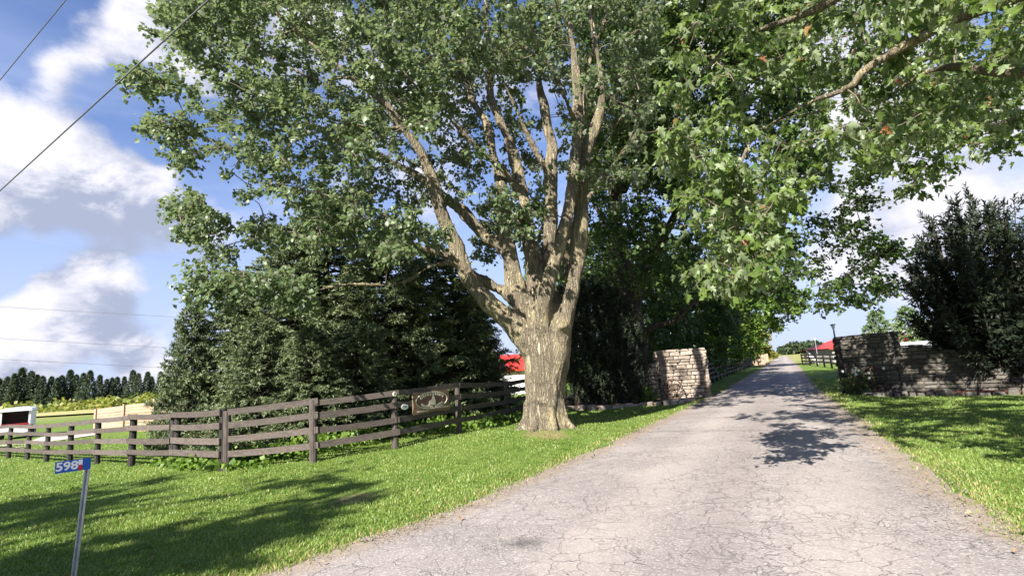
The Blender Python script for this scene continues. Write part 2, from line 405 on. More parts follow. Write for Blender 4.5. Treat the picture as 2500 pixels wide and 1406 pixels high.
M['post2'] = simple('brown_post', (0.05, 0.04, 0.034), (0.105, 0.086, 0.074), 7, 0.8, 0.01, (3, 3, 0.7), use_var=0.2)
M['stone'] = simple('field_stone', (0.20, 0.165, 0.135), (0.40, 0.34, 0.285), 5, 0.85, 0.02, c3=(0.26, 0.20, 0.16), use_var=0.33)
M['stone_grey_shade'] = simple('grey_field_stone_shade', (0.068, 0.063, 0.056), (0.150, 0.140, 0.122), 5, 0.85, 0.02, c3=(0.11, 0.097, 0.077), use_var=0.33)  # grey stone darkened further, putting shade on the right pier and wall into the colour
M['mortar'] = simple('dark_mortar', (0.055, 0.047, 0.04), (0.10, 0.085, 0.07), 9, 0.95, 0.01)

# ------------------------------------------------------------------ ground sheet, drive, field tracks
def ground():
    xs = np.unique(np.concatenate([-np.geomspace(40, 2500, 14), np.linspace(-40, 40, 81), np.geomspace(40, 2500, 14)]))
    ys = np.unique(np.concatenate([-np.geomspace(20, 2500, 12), np.linspace(-20, 60, 81), np.geomspace(60, 3500, 14)]))
    X, Y = np.meshgrid(xs, ys); V = np.stack([X, Y, GZ(X, Y)], -1).reshape(-1, 3)
    nx, ny = len(xs), len(ys); i = np.arange(ny - 1)[:, None] * nx; j = np.arange(nx - 1)[None]
    F = np.stack([i + j, i + j + 1, i + j + nx + 1, i + j + nx], -1).reshape(-1, 4)
    tag(obj('ground', V, F, M['lawn'], None, None, True), 'mown green lawn and the fields beyond', kind='structure')
ground()
# edges of the drive, from its flared mouth by the road to the far fields: (metres along, left, right)
EDGE_PX_L = [(660, 1400), (840, 1335), (1040, 1270), (1260, 1180), (1480, 1085), (1640, 1012), (1770, 950), (1835, 912)]
EDGE_PX_R = [(2500, 1312), (2330, 1180), (2170, 1075), (2075, 1005), (2000, 950), (1968, 915)]
def edge_tab(px):
    r = []
    for p in px:
        q = G(*p)[:2]; r.append((q @ DV, q @ DN))
    return np.array(sorted(r))
TL, TR = edge_tab(EDGE_PX_L), edge_tab(EDGE_PX_R)
TL = np.vstack([[[-3.0, -14.0], [-1.0, -9.5], [1.0, -6.6]], TL, [[60, -2.55], [300, -2.45]]])
TR = np.vstack([[[-3.0, 12.0], [0.5, 7.0], [3.0, 3.6]], TR[TR[:, 0] > 4.2], [[60, 1.35], [300, 1.45]]])
def drive_left(s): return np.interp(s, TL[:, 0], TL[:, 1])
def drive_right(s): return np.interp(s, TR[:, 0], TR[:, 1])
def drive():
    S = np.unique(np.concatenate([np.linspace(-3, 60, 253), np.linspace(60, 260, 101)]))
    U = np.linspace(0, 1, 25)
    jl = np.interp(S, np.linspace(-3, 260, 700), rng.normal(0, 0.055, 700)); jr = np.interp(S, np.linspace(-3, 260, 700), rng.normal(0, 0.07, 700))
    L = drive_left(S) + jl; Rr = drive_right(S) + jr
    N = L[:, None] + (Rr - L)[:, None] * U[None]
    X = DV[0] * S[:, None] + DN[0] * N; Y = DV[1] * S[:, None] + DN[1] * N
    e = np.minimum(U, 1 - U)[None] * (Rr - L)[:, None]
    Z = GZ(X, Y) * sstep(0, 1.2, -e + 1.2) + 0.004 + 0.03 * sstep(0, 1.5, e)
    Z = np.maximum(Z, GZ(X, Y) + 0.004)
    var = 1 - sstep(0.05, 0.75, e)
    n, k = len(S), len(U); i = np.arange(n - 1)[:, None] * k; j = np.arange(k - 1)[None]
    F = np.stack([i + j, i + j + 1, i + k + j + 1, i + k + j], -1).reshape(-1, 4)
    tag(obj('driveway', np.stack([X, Y, Z], -1).reshape(-1, 3), F, M['drive'], None, var.ravel(), True),
        'cracked grey pink asphalt farm drive running up between the gate walls', kind='structure')
drive()
def sheet(name, poly, z, mat, label):
    P = np.array([[p[0], p[1], float(GZ(p[0], p[1])) + z] for p in poly])
    tag(obj(name, P, [list(range(len(P)))], mat), label, kind='structure')
M['track'] = simple('pale_gravel', (0.34, 0.29, 0.25), (0.46, 0.40, 0.35), 3, 0.9, 0.02)
M['hay'] = simple('mown_field', (0.22, 0.24, 0.07), (0.34, 0.30, 0.13), 0.08, 0.95)
M['crop'] = simple('ripe_crop', (0.24, 0.23, 0.06), (0.33, 0.28, 0.08), 0.4, 0.95)
q = [G(60, 1082), G(100, 1068), G(236, 1047), G(236, 1062), G(120, 1079), G(30, 1096), G(-60, 1110), G(-60, 1092)]
sheet('gravel_path', [(p[0], p[1]) for p in q], 0.03, M['track'], 'pale gravel path crossing the paddock behind the fence')
sheet('meadow', [(-160, 96), (-35, 68), (-30, 110), (-130, 150)], 0.25, M['hay'], 'dry grassy strip in front of the far spruces')
a = DP(95, 9); b_ = DP(95, 40); c = DP(230, 90); d = DP(230, 9)
sheet('field', [tuple(a), tuple(b_), tuple(c), tuple(d)], 0.05, M['track'], 'pale stubble field far to the right of the drive')
# ------------------------------------------------------------------ stone walls and gate
def stone_meshes(n=7):
    out = []
    for k in range(n):
        r = np.random.default_rng(100 + k)
        b = 0.16
        V = []
        for sx in (-1, 1):
            for sy in (-1, 1):
                for sz in (-1, 1):
                    j = r.uniform(0.80, 1.0, 3)
                    c = np.array([sx, sy, sz]) * 0.5 * j
                    for ax in range(3):
                        p = c.copy()
                        for o_ in range(3):
                            if o_ != ax: p[o_] *= 1 - b * r.uniform(0.7, 1.6)
                        p[ax] = c[ax]; V.append(p)
        bm = bmesh.new()
        for p in V: bm.verts.new(p)
        bmesh.ops.convex_hull(bm, input=bm.verts[:])
        me = bpy.data.meshes.new('stone'); bm.to_mesh(me); bm.free()
        out.append(me)
    return out
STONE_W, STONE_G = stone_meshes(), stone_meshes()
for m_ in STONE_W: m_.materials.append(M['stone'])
for m_ in STONE_G: m_.materials.append(M['stone_grey_shade'])
def stone_obj(parent, pos, size, ax, pool, r):
    o = bpy.data.objects.new('stone', pool[r.integers(len(pool))]); COL.objects.link(o); o.parent = parent
    m3 = Matrix(np.array(ax).T.tolist()) @ Matrix.Diagonal([float(v) for v in size])
    m4 = m3.to_4x4(); m4.translation = Vector([float(v) for v in pos])
    o.matrix_basis = world_of(parent).inverted() @ m4
    return o
def face_stones(parent, a, b, top, z0, nrm, pool, r, row=(0.085, 0.20), ln=(0.16, 0.60), depth=0.16, skip=None):
    """rows of stones on the face from ground point a to b; top(u) = height at 0..1; nrm = outward normal"""
    a = np.array(a[:2], float); b = np.array(b[:2], float); L = np.linalg.norm(b - a); ux = (b - a) / L
    z = z0
    while True:
        h = r.uniform(*row); x = -r.uniform(0, 0.1); any_ = False
        while x < L - 0.02:
            w = min(r.uniform(*ln), L - x + 0.03)
            if L - x - w < 0.12: w = L - x + 0.02
            uc = np.clip((x + w / 2) / L, 0, 1); tz = top(uc)
            if z + h * 0.45 < tz:
                any_ = True
                hh = min(h, tz - z + 0.03)
                c2 = a + ux * (x + w / 2)
                pr = r.uniform(-0.03, 0.045)
                ang = r.normal(0, 0.035)
                X = np.array([ux[0] * math.cos(ang), ux[1] * math.cos(ang), math.sin(ang)])
                Nn = np.array([nrm[0], nrm[1], 0.0]); Z = np.cross(X, -Nn); Z = Z if Z[2] > 0 else -Z
                p = np.array([c2[0], c2[1], z + hh / 2]) + Nn * (pr - depth / 2 + 0.03)
                if skip is None or not skip(p):
                    stone_obj(parent, p, (w - 0.012, depth, hh - 0.012), (X, -Nn, Z), pool, r)
            x += w
        z += h
        if not any_ or z > 3: break
def wall_core(parent, a, b, top, z0, nrm, th, name='mortar_core'):
    a = np.array(a[:2], float); b = np.array(b[:2], float); n = np.array(nrm[:2]); V = []; K = 12
    for i in range(K + 1):
        u = i / K; p = a + (b - a) * u; t_ = top(u) - 0.03
        for off_ in (-0.025, -th):
            for zz in (z0, t_): V.append([*(p + n * off_), zz])
    F = [[0, 1, 3, 2], [K * 4 + i for i in (0, 2, 3, 1)]]
    for i in range(K):
        A, B = i * 4, i * 4 + 4
        F += [[A, B, B + 1, A + 1], [A + 2, A + 3, B + 3, B + 2], [A + 1, B + 1, B + 3, A + 3], [A, A + 2, B + 2, B]]
    return obj(name, np.array(V), F, M['mortar'], parent)
def cap_stones(parent, a, b, top, nrm, th, pool, r, h=0.09, ln=(0.3, 0.6)):
    a = np.array(a[:2], float); b = np.array(b[:2], float); L = np.linalg.norm(b - a); ux = (b - a) / L; x = -0.03; n = np.array([*nrm, 0.0])
    while x < L:
        w = min(r.uniform(*ln), L - x + 0.04); uc = np.clip((x + w / 2) / L, 0, 1)
        sl = (top(min(1, uc + .03)) - top(max(0, uc - .03))) / (L * (min(1, uc + .03) - max(0, uc - .03)))
        X = unit(np.array([ux[0], ux[1], sl])); Z = unit(np.cross(X, -n)); Z = Z if Z[2] > 0 else -Z
        p = np.array([*(a + ux * (x + w / 2)), top(uc) + h / 2 - 0.03]) + n * (-th / 2 + 0.02)
        stone_obj(parent, p, (w - 0.008, th + r.uniform(0.02, 0.1), h * r.uniform(0.85, 1.25)), (X, -n, Z), pool, r)
        x += w
r = np.random.default_rng(21)
NR = -DV                                          # the walls face back down the drive
# left gate pier
pl = np.array([6.05, 22.15]); prr = np.array([8.08, 22.15])
FN = np.array([0.02, -1.0]) / np.hypot(0.02, 1)
t1 = lambda u: 2.02
pier = thing('gate_pier', (7.05, 22.5, 0), 'sunlit stone gate pier left of the drive with a wagon wheel against it', 'gate pier', 'stone gate piers')
wall_core(pier, pl + [.03, 0], prr - [.03, 0], lambda u: 2.0, -0.1, FN, 0.68)
face_stones(pier, pl, prr, t1, -0.05, FN, STONE_W, r)
face_stones(pier, prr, prr + [0.06, 0.72], t1, -0.05, (1, 0), STONE_W, r, ln=(0.2, 0.4))
face_stones(pier, pl + [-0.02, 0.72], pl, t1, -0.05, (-1, 0), STONE_W, r, ln=(0.2, 0.4))
cap_stones(pier, pl, prr, lambda u: 2.02, FN, 0.70, STONE_W, r)
# low wall running left from it, sinking towards its end behind the big maple
wl_a, wl_b = np.array([1.75, 21.6]), np.array([6.0, 22.3])
nl = unit(np.array([0.16, -1.0]))
tl = lambda u: 0.35 + 1.15 * sstep(0.0, 0.62, u)
wall = thing('stone_wall', (3.8, 22.1, 0), 'low stone wall sloping down behind the dark cedars left of the sunlit pier', 'wall', 'stone gate walls')
wall_core(wall, wl_a, wl_b, tl, -0.1, nl, 0.5)
face_stones(wall, wl_a, wl_b, tl, -0.05, nl, STONE_W, r, row=(0.14, 0.2), ln=(0.3, 0.6))
cap_stones(wall, wl_a, wl_b, tl, nl, 0.5, STONE_W, r)
# right gate pier and its long wall
ra = AT(2046, 900, 19.8)[:2]; rb = AT(2190, 900, 18.3)[:2]
nr2 = unit(np.array([(rb - ra)[1], -(rb - ra)[0]])); nr2 = nr2 if nr2[1] < 0 else -nr2
tr = lambda u: 2.05 + 0.03 * u
pier2 = thing('gate_pier', (*((ra + rb) / 2), 0), 'shaded grey stone gate pier right of the drive', 'gate pier', 'stone gate piers')
wall_core(pier2, ra, rb, tr, -0.1, nr2, 0.68)
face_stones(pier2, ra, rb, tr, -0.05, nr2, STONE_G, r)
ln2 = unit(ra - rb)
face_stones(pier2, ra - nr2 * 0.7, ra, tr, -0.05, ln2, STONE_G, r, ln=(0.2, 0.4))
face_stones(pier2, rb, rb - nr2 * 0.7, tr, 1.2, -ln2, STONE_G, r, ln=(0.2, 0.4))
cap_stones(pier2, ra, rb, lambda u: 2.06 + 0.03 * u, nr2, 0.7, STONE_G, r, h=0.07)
wa = rb + unit(rb - ra) * 0.02 - nr2 * 0.1; wb = np.array([15.9, 15.6])
nw = unit(np.array([(wb - wa)[1], -(wb - wa)[0]])); nw = nw if nw[1] < 0 else -nw
tw = lambda u: 1.58 - 0.06 * u - 0.55 * sstep(0.12, 0.75, u)
wall2 = thing('stone_wall', (*((wa + wb) / 2), 0), 'long shaded stone wall curving down from the right pier under the dark evergreen', 'wall', 'stone gate walls')
wall_core(wall2, wa, wb, tw, -0.1, nw, 0.5)
face_stones(wall2, wa, wb, tw, -0.05, nw, STONE_G, r, row=(0.10, 0.17), ln=(0.2, 0.5))
cap_stones(wall2, wa, wb, tw, nw, 0.5, STONE_G, r, h=0.07)
# low edging stones of the planting beds
def edging(pts, label, pool, n):
    P = spline(np.array(pts), n + 1)
    e = thing('stone_edging', (*P[n // 2], 0), label, 'edging', 'stone borders of the planting beds')
    for i in range(n):
        a_, b__ = P[i], P[i + 1]; w = np.linalg.norm(b__ - a_)
        X = np.array([*((b__ - a_) / w), 0]); Y = np.array([-X[1], X[0], 0])
        c_ = (a_ + b__) / 2; h = r.uniform(0.13, 0.24)
        stone_obj(e, (c_[0], c_[1], float(GZ(*c_)) + h / 2 - 0.04), (w - 0.02, r.uniform(0.25, 0.4), h), (X, Y, (0, 0, 1)), pool, r)
edging([G(1385, 1000)[:2], G(1440, 1001)[:2], G(1540, 993)[:2], G(1600, 990)[:2], G(1660, 985)[:2], G(1690, 978)[:2]],
       'row of low flat stones edging the bed in front of the left pier', STONE_W, 17)
edging([G(2100, 961)[:2], G(2150, 967)[:2], G(2230, 967)[:2], G(2340, 966)[:2], G(2500, 963)[:2], G(2640, 958)[:2]],
       'row of low flat stones edging the shaded bed along the right wall', STONE_G, 24)
def bed(name, poly, label, mat):
    n = len(poly); c_ = np.mean(poly, 0)
    V = [[*p, float(GZ(*p)) + 0.05] for p in poly] + [[*c_, float(GZ(*c_)) + 0.1]]
    tag(obj(name, V, [[i, (i + 1) % n, n] for i in range(n)], mat), label, kind='structure')
M['mulch'] = simple('red_mulch', (0.10, 0.035, 0.022), (0.19, 0.06, 0.04), 22, 0.95, 0.03)
M['soil'] = simple('dark_soil', (0.045, 0.034, 0.026), (0.09, 0.07, 0.05), 16, 0.95, 0.03)
bed('mulch_bed', [G(2100, 961)[:2], G(2150, 967)[:2], G(2230, 967)[:2], G(2340, 966)[:2], G(2500, 963)[:2], G(2640, 958)[:2], wb + nw * .1, wa + nw * .1, ra + nr2 * .1],
    'red mulch in the bed along the right wall', M['mulch'])
bed('soil_bed', [G(1385, 1000)[:2], G(1440, 1001)[:2], G(1540, 993)[:2], G(1600, 990)[:2], G(1690, 978)[:2], prr + [-.2, -.1], pl + [0, -.1], wl_b + nl * .1, wl_a + nl * .1],
    'dark soil in the bed in front of the left pier', M['soil'])
# wagon wheels leaning on both piers
M['rust'] = simple('rusty_iron', (0.045, 0.028, 0.02), (0.095, 0.058, 0.04), 12, 0.8, 0.003)
def wagon_wheel(c, R_, nrm, label, lean=0.22):
    w = thing('wagon_wheel', c, label, 'wagon wheel', 'old wagon wheels by the gate')
    n = np.array([*nrm, 0.0]); X = np.cross([0, 0, 1.0], n); N2 = unit(n * math.cos(lean) + np.array([0, 0, 1]) * math.sin(lean)); U = np.cross(N2, X)
    a = np.linspace(0, 2 * math.pi, 33)
    c = np.array(c) + np.array([0, 0, R_])
    P = c + R_ * (np.cos(a)[:, None] * X + np.sin(a)[:, None] * U)
    V, F = tube(P, 0.028, 6, False); obj('rim', V, F, M['rust'], w)
    V, F = tube([c - N2 * 0.07, c - N2 * 0.05, c + N2 * 0.05, c + N2 * 0.1], [0.05, 0.075, 0.075, 0.045], 10); obj('hub', V, F, M['rust'], w)
    for k in range(12):
        b_ = k * math.pi / 6 + 0.1
        d_ = math.cos(b_) * X + math.sin(b_) * U
        V, F = tube([c + d_ * 0.05, c + d_ * R_ * 0.98], [0.018, 0.014], 5); obj('spoke', V, F, M['rust'], w)
p = AT(1645, 962, 21.75); wagon_wheel((p[0], p[1], 0.06), 0.40, FN, 'rusty spoked wagon wheel leaning on the sunlit left pier')
p = AT(2150, 935, 18.2) ; pp = np.array([p[0], p[1]]); pp = ra + (rb - ra) * 0.62 + nr2 * 0.28
wagon_wheel((pp[0], pp[1], 0.06), 0.44, nr2, 'rusty spoked wagon wheel leaning on the shaded right pier')
# gate leaves, both swung open along the drive
M['blackwood'] = simple('black_gate_timber', (0.012, 0.011, 0.010), (0.035, 0.03, 0.027), 6, 0.7, 0.004)
def gate(hinge, d, label, L=2.6):
    gth = thing('farm_gate', (*hinge, 0), label, 'gate', 'dark gate leaves swung open')
    d = np.array([*unit(d), 0.0])
    V, F = tube([(*hinge, -0.2), (*hinge, 1.0), (*hinge, 1.95)], 0.085, 10); obj('post', V, F, M['blackwood'], gth)
    h3 = np.array([*hinge, 0.0])
    for i in range(6):
        z = 0.28 + 0.27 * i
        V, F = rail_box(h3 + d * 0.1 + [0, 0, z], h3 + d * L + [0, 0, z], 0.13, 0.04); obj('bar', V, F, M['blackwood'], gth)
    for u in (0.14, L / 2, L - 0.04):
        s_ = np.array([d[1], -d[0], 0]) * 0.045
        V, F = box(h3 + d * u + s_ + [0, 0, 0.95], (0.1, 0.03, 1.6), (d, np.cross([0, 0, 1], d), (0, 0, 1))); obj('stile', V, F, M['blackwood'], gth)
gate(AT(1722, 920, 22.9)[:2], DV * 1.0 + DN * -0.1, 'dark timber gate leaf folded back beside the left pier')
gate(AT(2052, 900, 19.4)[:2] , DV * 1.0 + DN * 0.42, 'dark timber gate leaf seen edge on beside the right pier', 2.2)
# ------------------------------------------------------------------ board fences
RAILZ = (1.25, 0.97, 0.655, 0.365)
def board_fence(pts, label, front, mats, tops=None, group='four board fences', rails=RAILZ, posth=1.33, span=2, rw=0.13, pr=0.075, skiprail=()):
    pts = [np.array([p[0], p[1], float(GZ(p[0], p[1]))]) for p in pts]
    mid = pts[len(pts) // 2]
    f = thing('board_fence', mid, label, 'fence', group)
    rr = np.random.default_rng(len(pts) * 13)
    for i, p in enumerate(pts):
        h = posth + rr.uniform(-0.05, 0.0); R_ = pr * rr.uniform(0.9, 1.12); tl_ = rr.normal(0, 0.012, 2)
        V, F = tube([p + [0, 0, -0.2], p + [tl_[0] * .5, tl_[1] * .5, h * 0.5], p + [tl_[0], tl_[1], h - 0.01], p + [tl_[0], tl_[1], h]], [R_ * 1.03, R_, R_ * 0.97, R_ * 0.86], 10)
        obj('post', V, F, mats[1], f, None, False)
    fr = np.array([*front, 0.0])
    i = 0
    while i < len(pts) - 1:
        j = min(i + span, len(pts) - 1)
        for z in rails:
            a_, b__ = pts[i], pts[j]; e_ = unit(b__ - a_) * 0.05; a_, b__ = a_ - e_ * (2 if i == 0 else 1) * rr.uniform(.3, 1), b__ + e_
            V, F = rail_box(a_ + fr * (pr + 0.022) + [0, 0, z + rr.normal(0, .012)], b__ + fr * (pr + 0.022) + [0, 0, z + rr.normal(0, .012)], rw * rr.uniform(0.93, 1.06), 0.034, rr.uniform(0.0, 0.02), 5)
            d_ = unit(b__ - a_); V = V + 0
            obj('rail', V, F, mats[0], f, None, False)
        i = j
    return f
def scaled_post(px):                                  # posts stand 1.33 m tall on the sinking lawn
    return G(*px)[:2]
LP = [scaled_post(p) for p in ((420, 1140), (320, 1138), (237, 1133), (170, 1130), (113, 1127), (66, 1122), (20, 1118))]
ext = LP[-1] - LP[-3]
LP += [LP[-1] + ext * 0.55 * k for k in (1, 2, 3, 4)]
cor = scaled_post((543, 1150))
nf = lambda a, b: (lambda n: n if n @ np.array([-a[0], -a[1]]) > 0 else -n)(unit(np.array([-(b - a)[1], (b - a)[0]])))
board_fence(LP, 'weathered four board fence running left from the corner along the paddock', nf(LP[0], LP[-1]), (M['rail'], M['post']), span=1)
board_fence([LP[0] + (cor - LP[0]) * 0.075, cor], 'short weathered fence bay joining the corner post to the paddock fence', nf(LP[0], cor), (M['rail'], M['post']), span=1)
RPx = [scaled_post(p) for p in ((543, 1150), (765, 1128), (965, 1095), (1122, 1058), (1240, 1030))]
RPx[0] = RPx[0] + (RPx[1] - RPx[0]) * 0.05
RPx += [RPx[-1] + (RPx[-1] - RPx[-2]) * k for k in (1, 2)]
NF = nf(RPx[0], RPx[-1])
board_fence(RPx, 'weathered four board fence carrying the wooden sign, running behind the big maple', NF, (M['rail'], M['post2']), span=1, posth=1.3)
DPT = [DP(26.0 + 2.5 * k, -4.3 - 0.004 * k) for k in range(24)]
board_fence(DPT, 'dark board fence along the left edge of the drive beyond the gate', DN, (M['rail'], M['post']), span=2)
FPT = [AT(2046 - k * 17.5, 880, 41 + 4.2 * k)[:2] for k in range(6)]
board_fence(FPT, 'dark board fence in front of the far red roofed barn', nf(FPT[0], FPT[-1]), (M['post'], M['post']), span=1, rails=(1.2, 0.85, 0.5), rw=0.16)
V, F = box(np.array([*DP(86, -4.2), 0.8]), (0.12, 4.2, 1.7), (np.array([*DN, 0]), np.array([*DV, 0]), (0, 0, 1)))
M['paleboard'] = simple('pale_board', (0.25, 0.175, 0.12), (0.39, 0.29, 0.21), 3, 0.85, 0.004, (1, 1, 12), c3=(0.34, 0.21, 0.14), use_var=0.15)
pan = thing('board_screen', (*DP(86, -4.2), 0), 'small pale board screen ending the fence far up the drive', 'screen')
for k in range(7):
    c_ = np.array([*(DP(84.4, -4.2 + 0.33 * k)), 0.8]); V, F = box(c_, (0.31, 0.05, 1.6), (np.array([*DN, 0]), np.array([*DV, 0]), (0, 0, 1))); obj('board', V, F, M['paleboard'], pan)
# ------------------------------------------------------------------ signs on the fence
M['white'] = simple('white_enamel', (0.74, 0.73, 0.70), (0.80, 0.79, 0.76), 4, 0.45)
M['cream'] = simple('cream_paint', (0.62, 0.54, 0.42), (0.74, 0.66, 0.54), 20, 0.6)
M['signwood'] = simple('sign_board', (0.155, 0.098, 0.065), (0.235, 0.155, 0.105), 4, 0.6, 0.003, (2, 2, 16), c3=(0.12, 0.07, 0.05))
M['signrecess'] = simple('sign_recess', (0.11, 0.055, 0.040), (0.165, 0.088, 0.064), 4, 0.6, 0.003, (2, 2, 16))
M['ink'] = simple('dark_ink', (0.10, 0.10, 0.10))
def text_mesh(s, size, extrude=0.002, bold=0.0):
    cu = bpy.data.curves.new('lettering', 'FONT'); cu.body = s; cu.size = size; cu.extrude = extrude; cu.offset = bold
    cu.align_x, cu.align_y = 'CENTER', 'CENTER'; cu.resolution_u = 3
    o = bpy.data.objects.new('lettering', cu); COL.objects.link(o)
    bpy.context.view_layer.update()
    me = bpy.data.meshes.new_from_object(o.evaluated_get(bpy.context.evaluated_depsgraph_get()))
    V = np.array([v.co[:] for v in me.vertices]); F = [list(p.vertices) for p in me.polygons]
    bpy.data.objects.remove(o, do_unlink=True); bpy.data.curves.remove(cu); bpy.data.meshes.remove(me)
    return V, F
def frame_map(V, o, X, Y, N): 
    V = np.asarray(V, float); return o + V[:, :1] * X + V[:, 1:2] * Y + V[:, 2:3] * N
# wooden sign: stands on the line of the rails between posts 2 and 3 of the right hand run
fa, fb = RPx[2], RPx[3]; fd = unit(fb - fa); FX = np.array([*fd, 0.0]); FY = np.array([0, 0, 1.0]); FN3 = np.array([*nf(fa, fb), 0.0])
if np.dot(np.cross(FX, FY), FN3) < 0: FX = -FX
def on_fence(px, py, off_):           # the point of the sign plane (rail face + off_) seen at a pixel
    d = ray(px, py); p0 = np.array([*fa, 0]) + FN3 * (0.075 + 0.04 + off_)
    k = np.dot(p0 - CP, FN3) / np.dot(d, FN3); return CP + d * k
cs = [on_fence(*p, 0.01) for p in ((1006, 960), (1093, 950), (1097, 1000), (1009, 1011))]
so = sum(cs) / 4; sw = (np.dot(cs[1] - cs[0], FX) + np.dot(cs[2] - cs[3], FX)) / 2; sh = np.mean([cs[0][2] - cs[3][2], cs[1][2] - cs[2][2]])
sg = thing('wooden_sign', so - FY * sh / 2, 'carved brown wooden sign with an oval and white emblem fixed to the fence rails', 'sign')
PX = [(-sw / 2, -sh * .52)] + [(-sw / 2 + sw * u, -sh * .52 + 0.035 * math.sin(u * 3.6) * (1 - u) - 0.02 * math.sin(u * 7)) for u in np.linspace(0.08, 0.92, 9)] + [(sw / 2, -sh * .5), (sw / 2, sh / 2), (-sw / 2, sh / 2)]
def prism(poly, t0, t1):
    n = len(poly); V = [[x, y, t0] for x, y in poly] + [[x, y, t1] for x, y in poly]
    F = [list(range(n))[::-1], list(range(n, 2 * n))] + [[i, (i + 1) % n, n + (i + 1) % n, n + i] for i in range(n)]
    return V, F
V, F = prism(PX, -0.02, 0.02); obj('board', frame_map(V, so, FX, FY, FN3), F, M['signwood'], sg)
ea, eb, ec = sw * 0.435, sh * 0.39, sh * 0.07
an = np.linspace(0, 2 * math.pi, 49)
V, F = prism([(ea * math.cos(a_), ec + eb * math.sin(a_)) for a_ in an[:-1]], 0.0215, 0.0235); obj('oval_panel', frame_map(V, so, FX, FY, FN3), F, M['signrecess'], sg)
V, F = tube([so + FX * ea * math.cos(a_) + FY * (ec + eb * math.sin(a_)) + FN3 * 0.024 for a_ in an], 0.009, 5, False); obj('oval_rim', V, F, M['cream'], sg)
EM = [(-.36, -.5), (-.36, -.12), (-.14, .04), (.02, .20), (.14, .62), (.22, .58), (.30, .12), (.40, -.10), (.36, -.5)]
V, F = prism([(x * sh * .62, ec + y * sh * .44) for x, y in EM], 0.0238, 0.032); obj('emblem', frame_map(V, so, FX, FY, FN3), F, M['cream'], sg)
def arc_text(s, rx, ry, a0, a1, size, flip):
    mb = MB()
    for i, ch in enumerate(s):
        if ch == ' ': continue
        a_ = math.radians(a0 + (a1 - a0) * i / (len(s) - 1))
        V, F = text_mesh(ch, size * 1.12, 0.003, 0.005)
        if not len(V): continue
        tx, ty = -rx * math.sin(a_), ry * math.cos(a_)
        if flip: tx, ty = -tx, -ty
        th = math.atan2(-ty, -tx) if not flip else math.atan2(-ty, -tx)
        c_, s_ = math.cos(th), math.sin(th)
        V = np.stack([V[:, 0] * c_ - V[:, 1] * s_ + rx * math.cos(a_), V[:, 0] * s_ + V[:, 1] * c_ + ec + ry * math.sin(a_), V[:, 2] + 0.027], 1)
        mb.add(frame_map(V, so, FX, FY, FN3), F)
    mb.build('lettering', M['cream'], sg)
arc_text("STEPHENSON'S", ea * 0.80, eb * 0.74, 152, 28, sh * 0.135, False)
arc_text('TRAINING CENTRE', ea * 0.76, eb * 0.78, 212, 328, sh * 0.115, True)
for (cx, cy, ws) in ((-0.26, -0.40, (0.10, 0.12, 0.06)), (0.31, -0.32, (0.10, 0.21))):   # two lines too worn to read
    mb = MB(); x = cx * sw - sum(ws) * sw * 0.5
    for w_ in ws:
        for q_ in np.arange(0, w_ * sw - 0.012, 0.022):
            V, F = box((x + q_, cy * sh, 0.0225), (0.013, 0.036 * (0.7 + 0.3 * random.random()), 0.003)); mb.add(frame_map(V, so, FX, FY, FN3), F)
        x += w_ * sw + 0.02
    mb.build('worn_lettering', M['cream'], sg)
pc = on_fence(988, 993, 0.03)
pl_ = thing('number_plate', pc, 'small white oval number plate on the fence rail left of the wooden sign', 'plate')
V, F = prism([(0.105 * math.cos(a_), 0.062 * math.sin(a_)) for a_ in an[:-1]], -0.01, 0.008); obj('plate', frame_map(V, pc, FX, FY, FN3), F, M['white'], pl_)
V, F = text_mesh('598', 0.085, 0.001, 0.002); V[:, 2] += 0.010; obj('lettering', frame_map(V, pc, FX, FY, FN3), F, M['ink'], pl_)
pc = on_fence(964, 962, 0.01)
dk = thing('round_disc', pc, 'small round white disc fixed to the top rail at the post left of the sign', 'disc')
V, F = prism([(0.055 * math.cos(a_), 0.055 * math.sin(a_)) for a_ in an[:-1:2]], -0.012, 0.014); obj('disc', frame_map(V, pc, FX, FY, FN3), F, M['cream'], dk)
V, F = box((0, 0.015, 0.016), (0.045, 0.014, 0.003)); obj('mark', frame_map(V, pc, FX, FY, FN3), F, M['ink'], dk)
# blue civic number blade on its steel post
M['galv'] = simple('galvanised_steel', (0.36, 0.37, 0.39), (0.52, 0.53, 0.55), 14, 0.42, 0.0008, metal=0.75)
M['blue'] = simple('blue_reflective', (0.008, 0.075, 0.33), (0.010, 0.09, 0.38), 5, 0.35)
M['red'] = simple('red_reflective', (0.42, 0.012, 0.03), (0.48, 0.016, 0.035), 5, 0.35)
YS = 4.75
tp = AT(214, 1124, YS); bt = AT(176, 1425, YS - 0.05); bt = tp + (bt - tp) * ((tp[2] - (float(GZ(bt[0], bt[1])) - 0.15)) / (tp[2] - bt[2]))
ns = thing('house_number_sign', (bt[0], bt[1], float(GZ(bt[0], bt[1]))), 'blue house number blade on a leaning steel post on the near left lawn', 'sign')
ax = unit(tp - bt); fx = unit(np.cross([-0.35, -1, 0], ax)); fx = fx if fx[0] > 0 else -fx; fy = np.cross(ax, fx)
prof = [(-.030, .0), (-.030, -.004), (-.014, -.004), (-.012, -.022), (.012, -.022), (.014, -.004), (.030, -.004), (.030, 0), (.017, 0), (.0145, -.018), (-.0145, -.018), (-.017, 0)]
V = [bt + fx * a_ + fy * b_ * (1 if fy[1] > 0 else -1) * -1 for a_, b_ in prof] + [tp + fx * a_ + fy * b_ * (1 if fy[1] > 0 else -1) * -1 for a_, b_ in prof]
n_ = len(prof); F = [[i, (i + 1) % n_, n_ + (i + 1) % n_, n_ + i] for i in range(n_)]
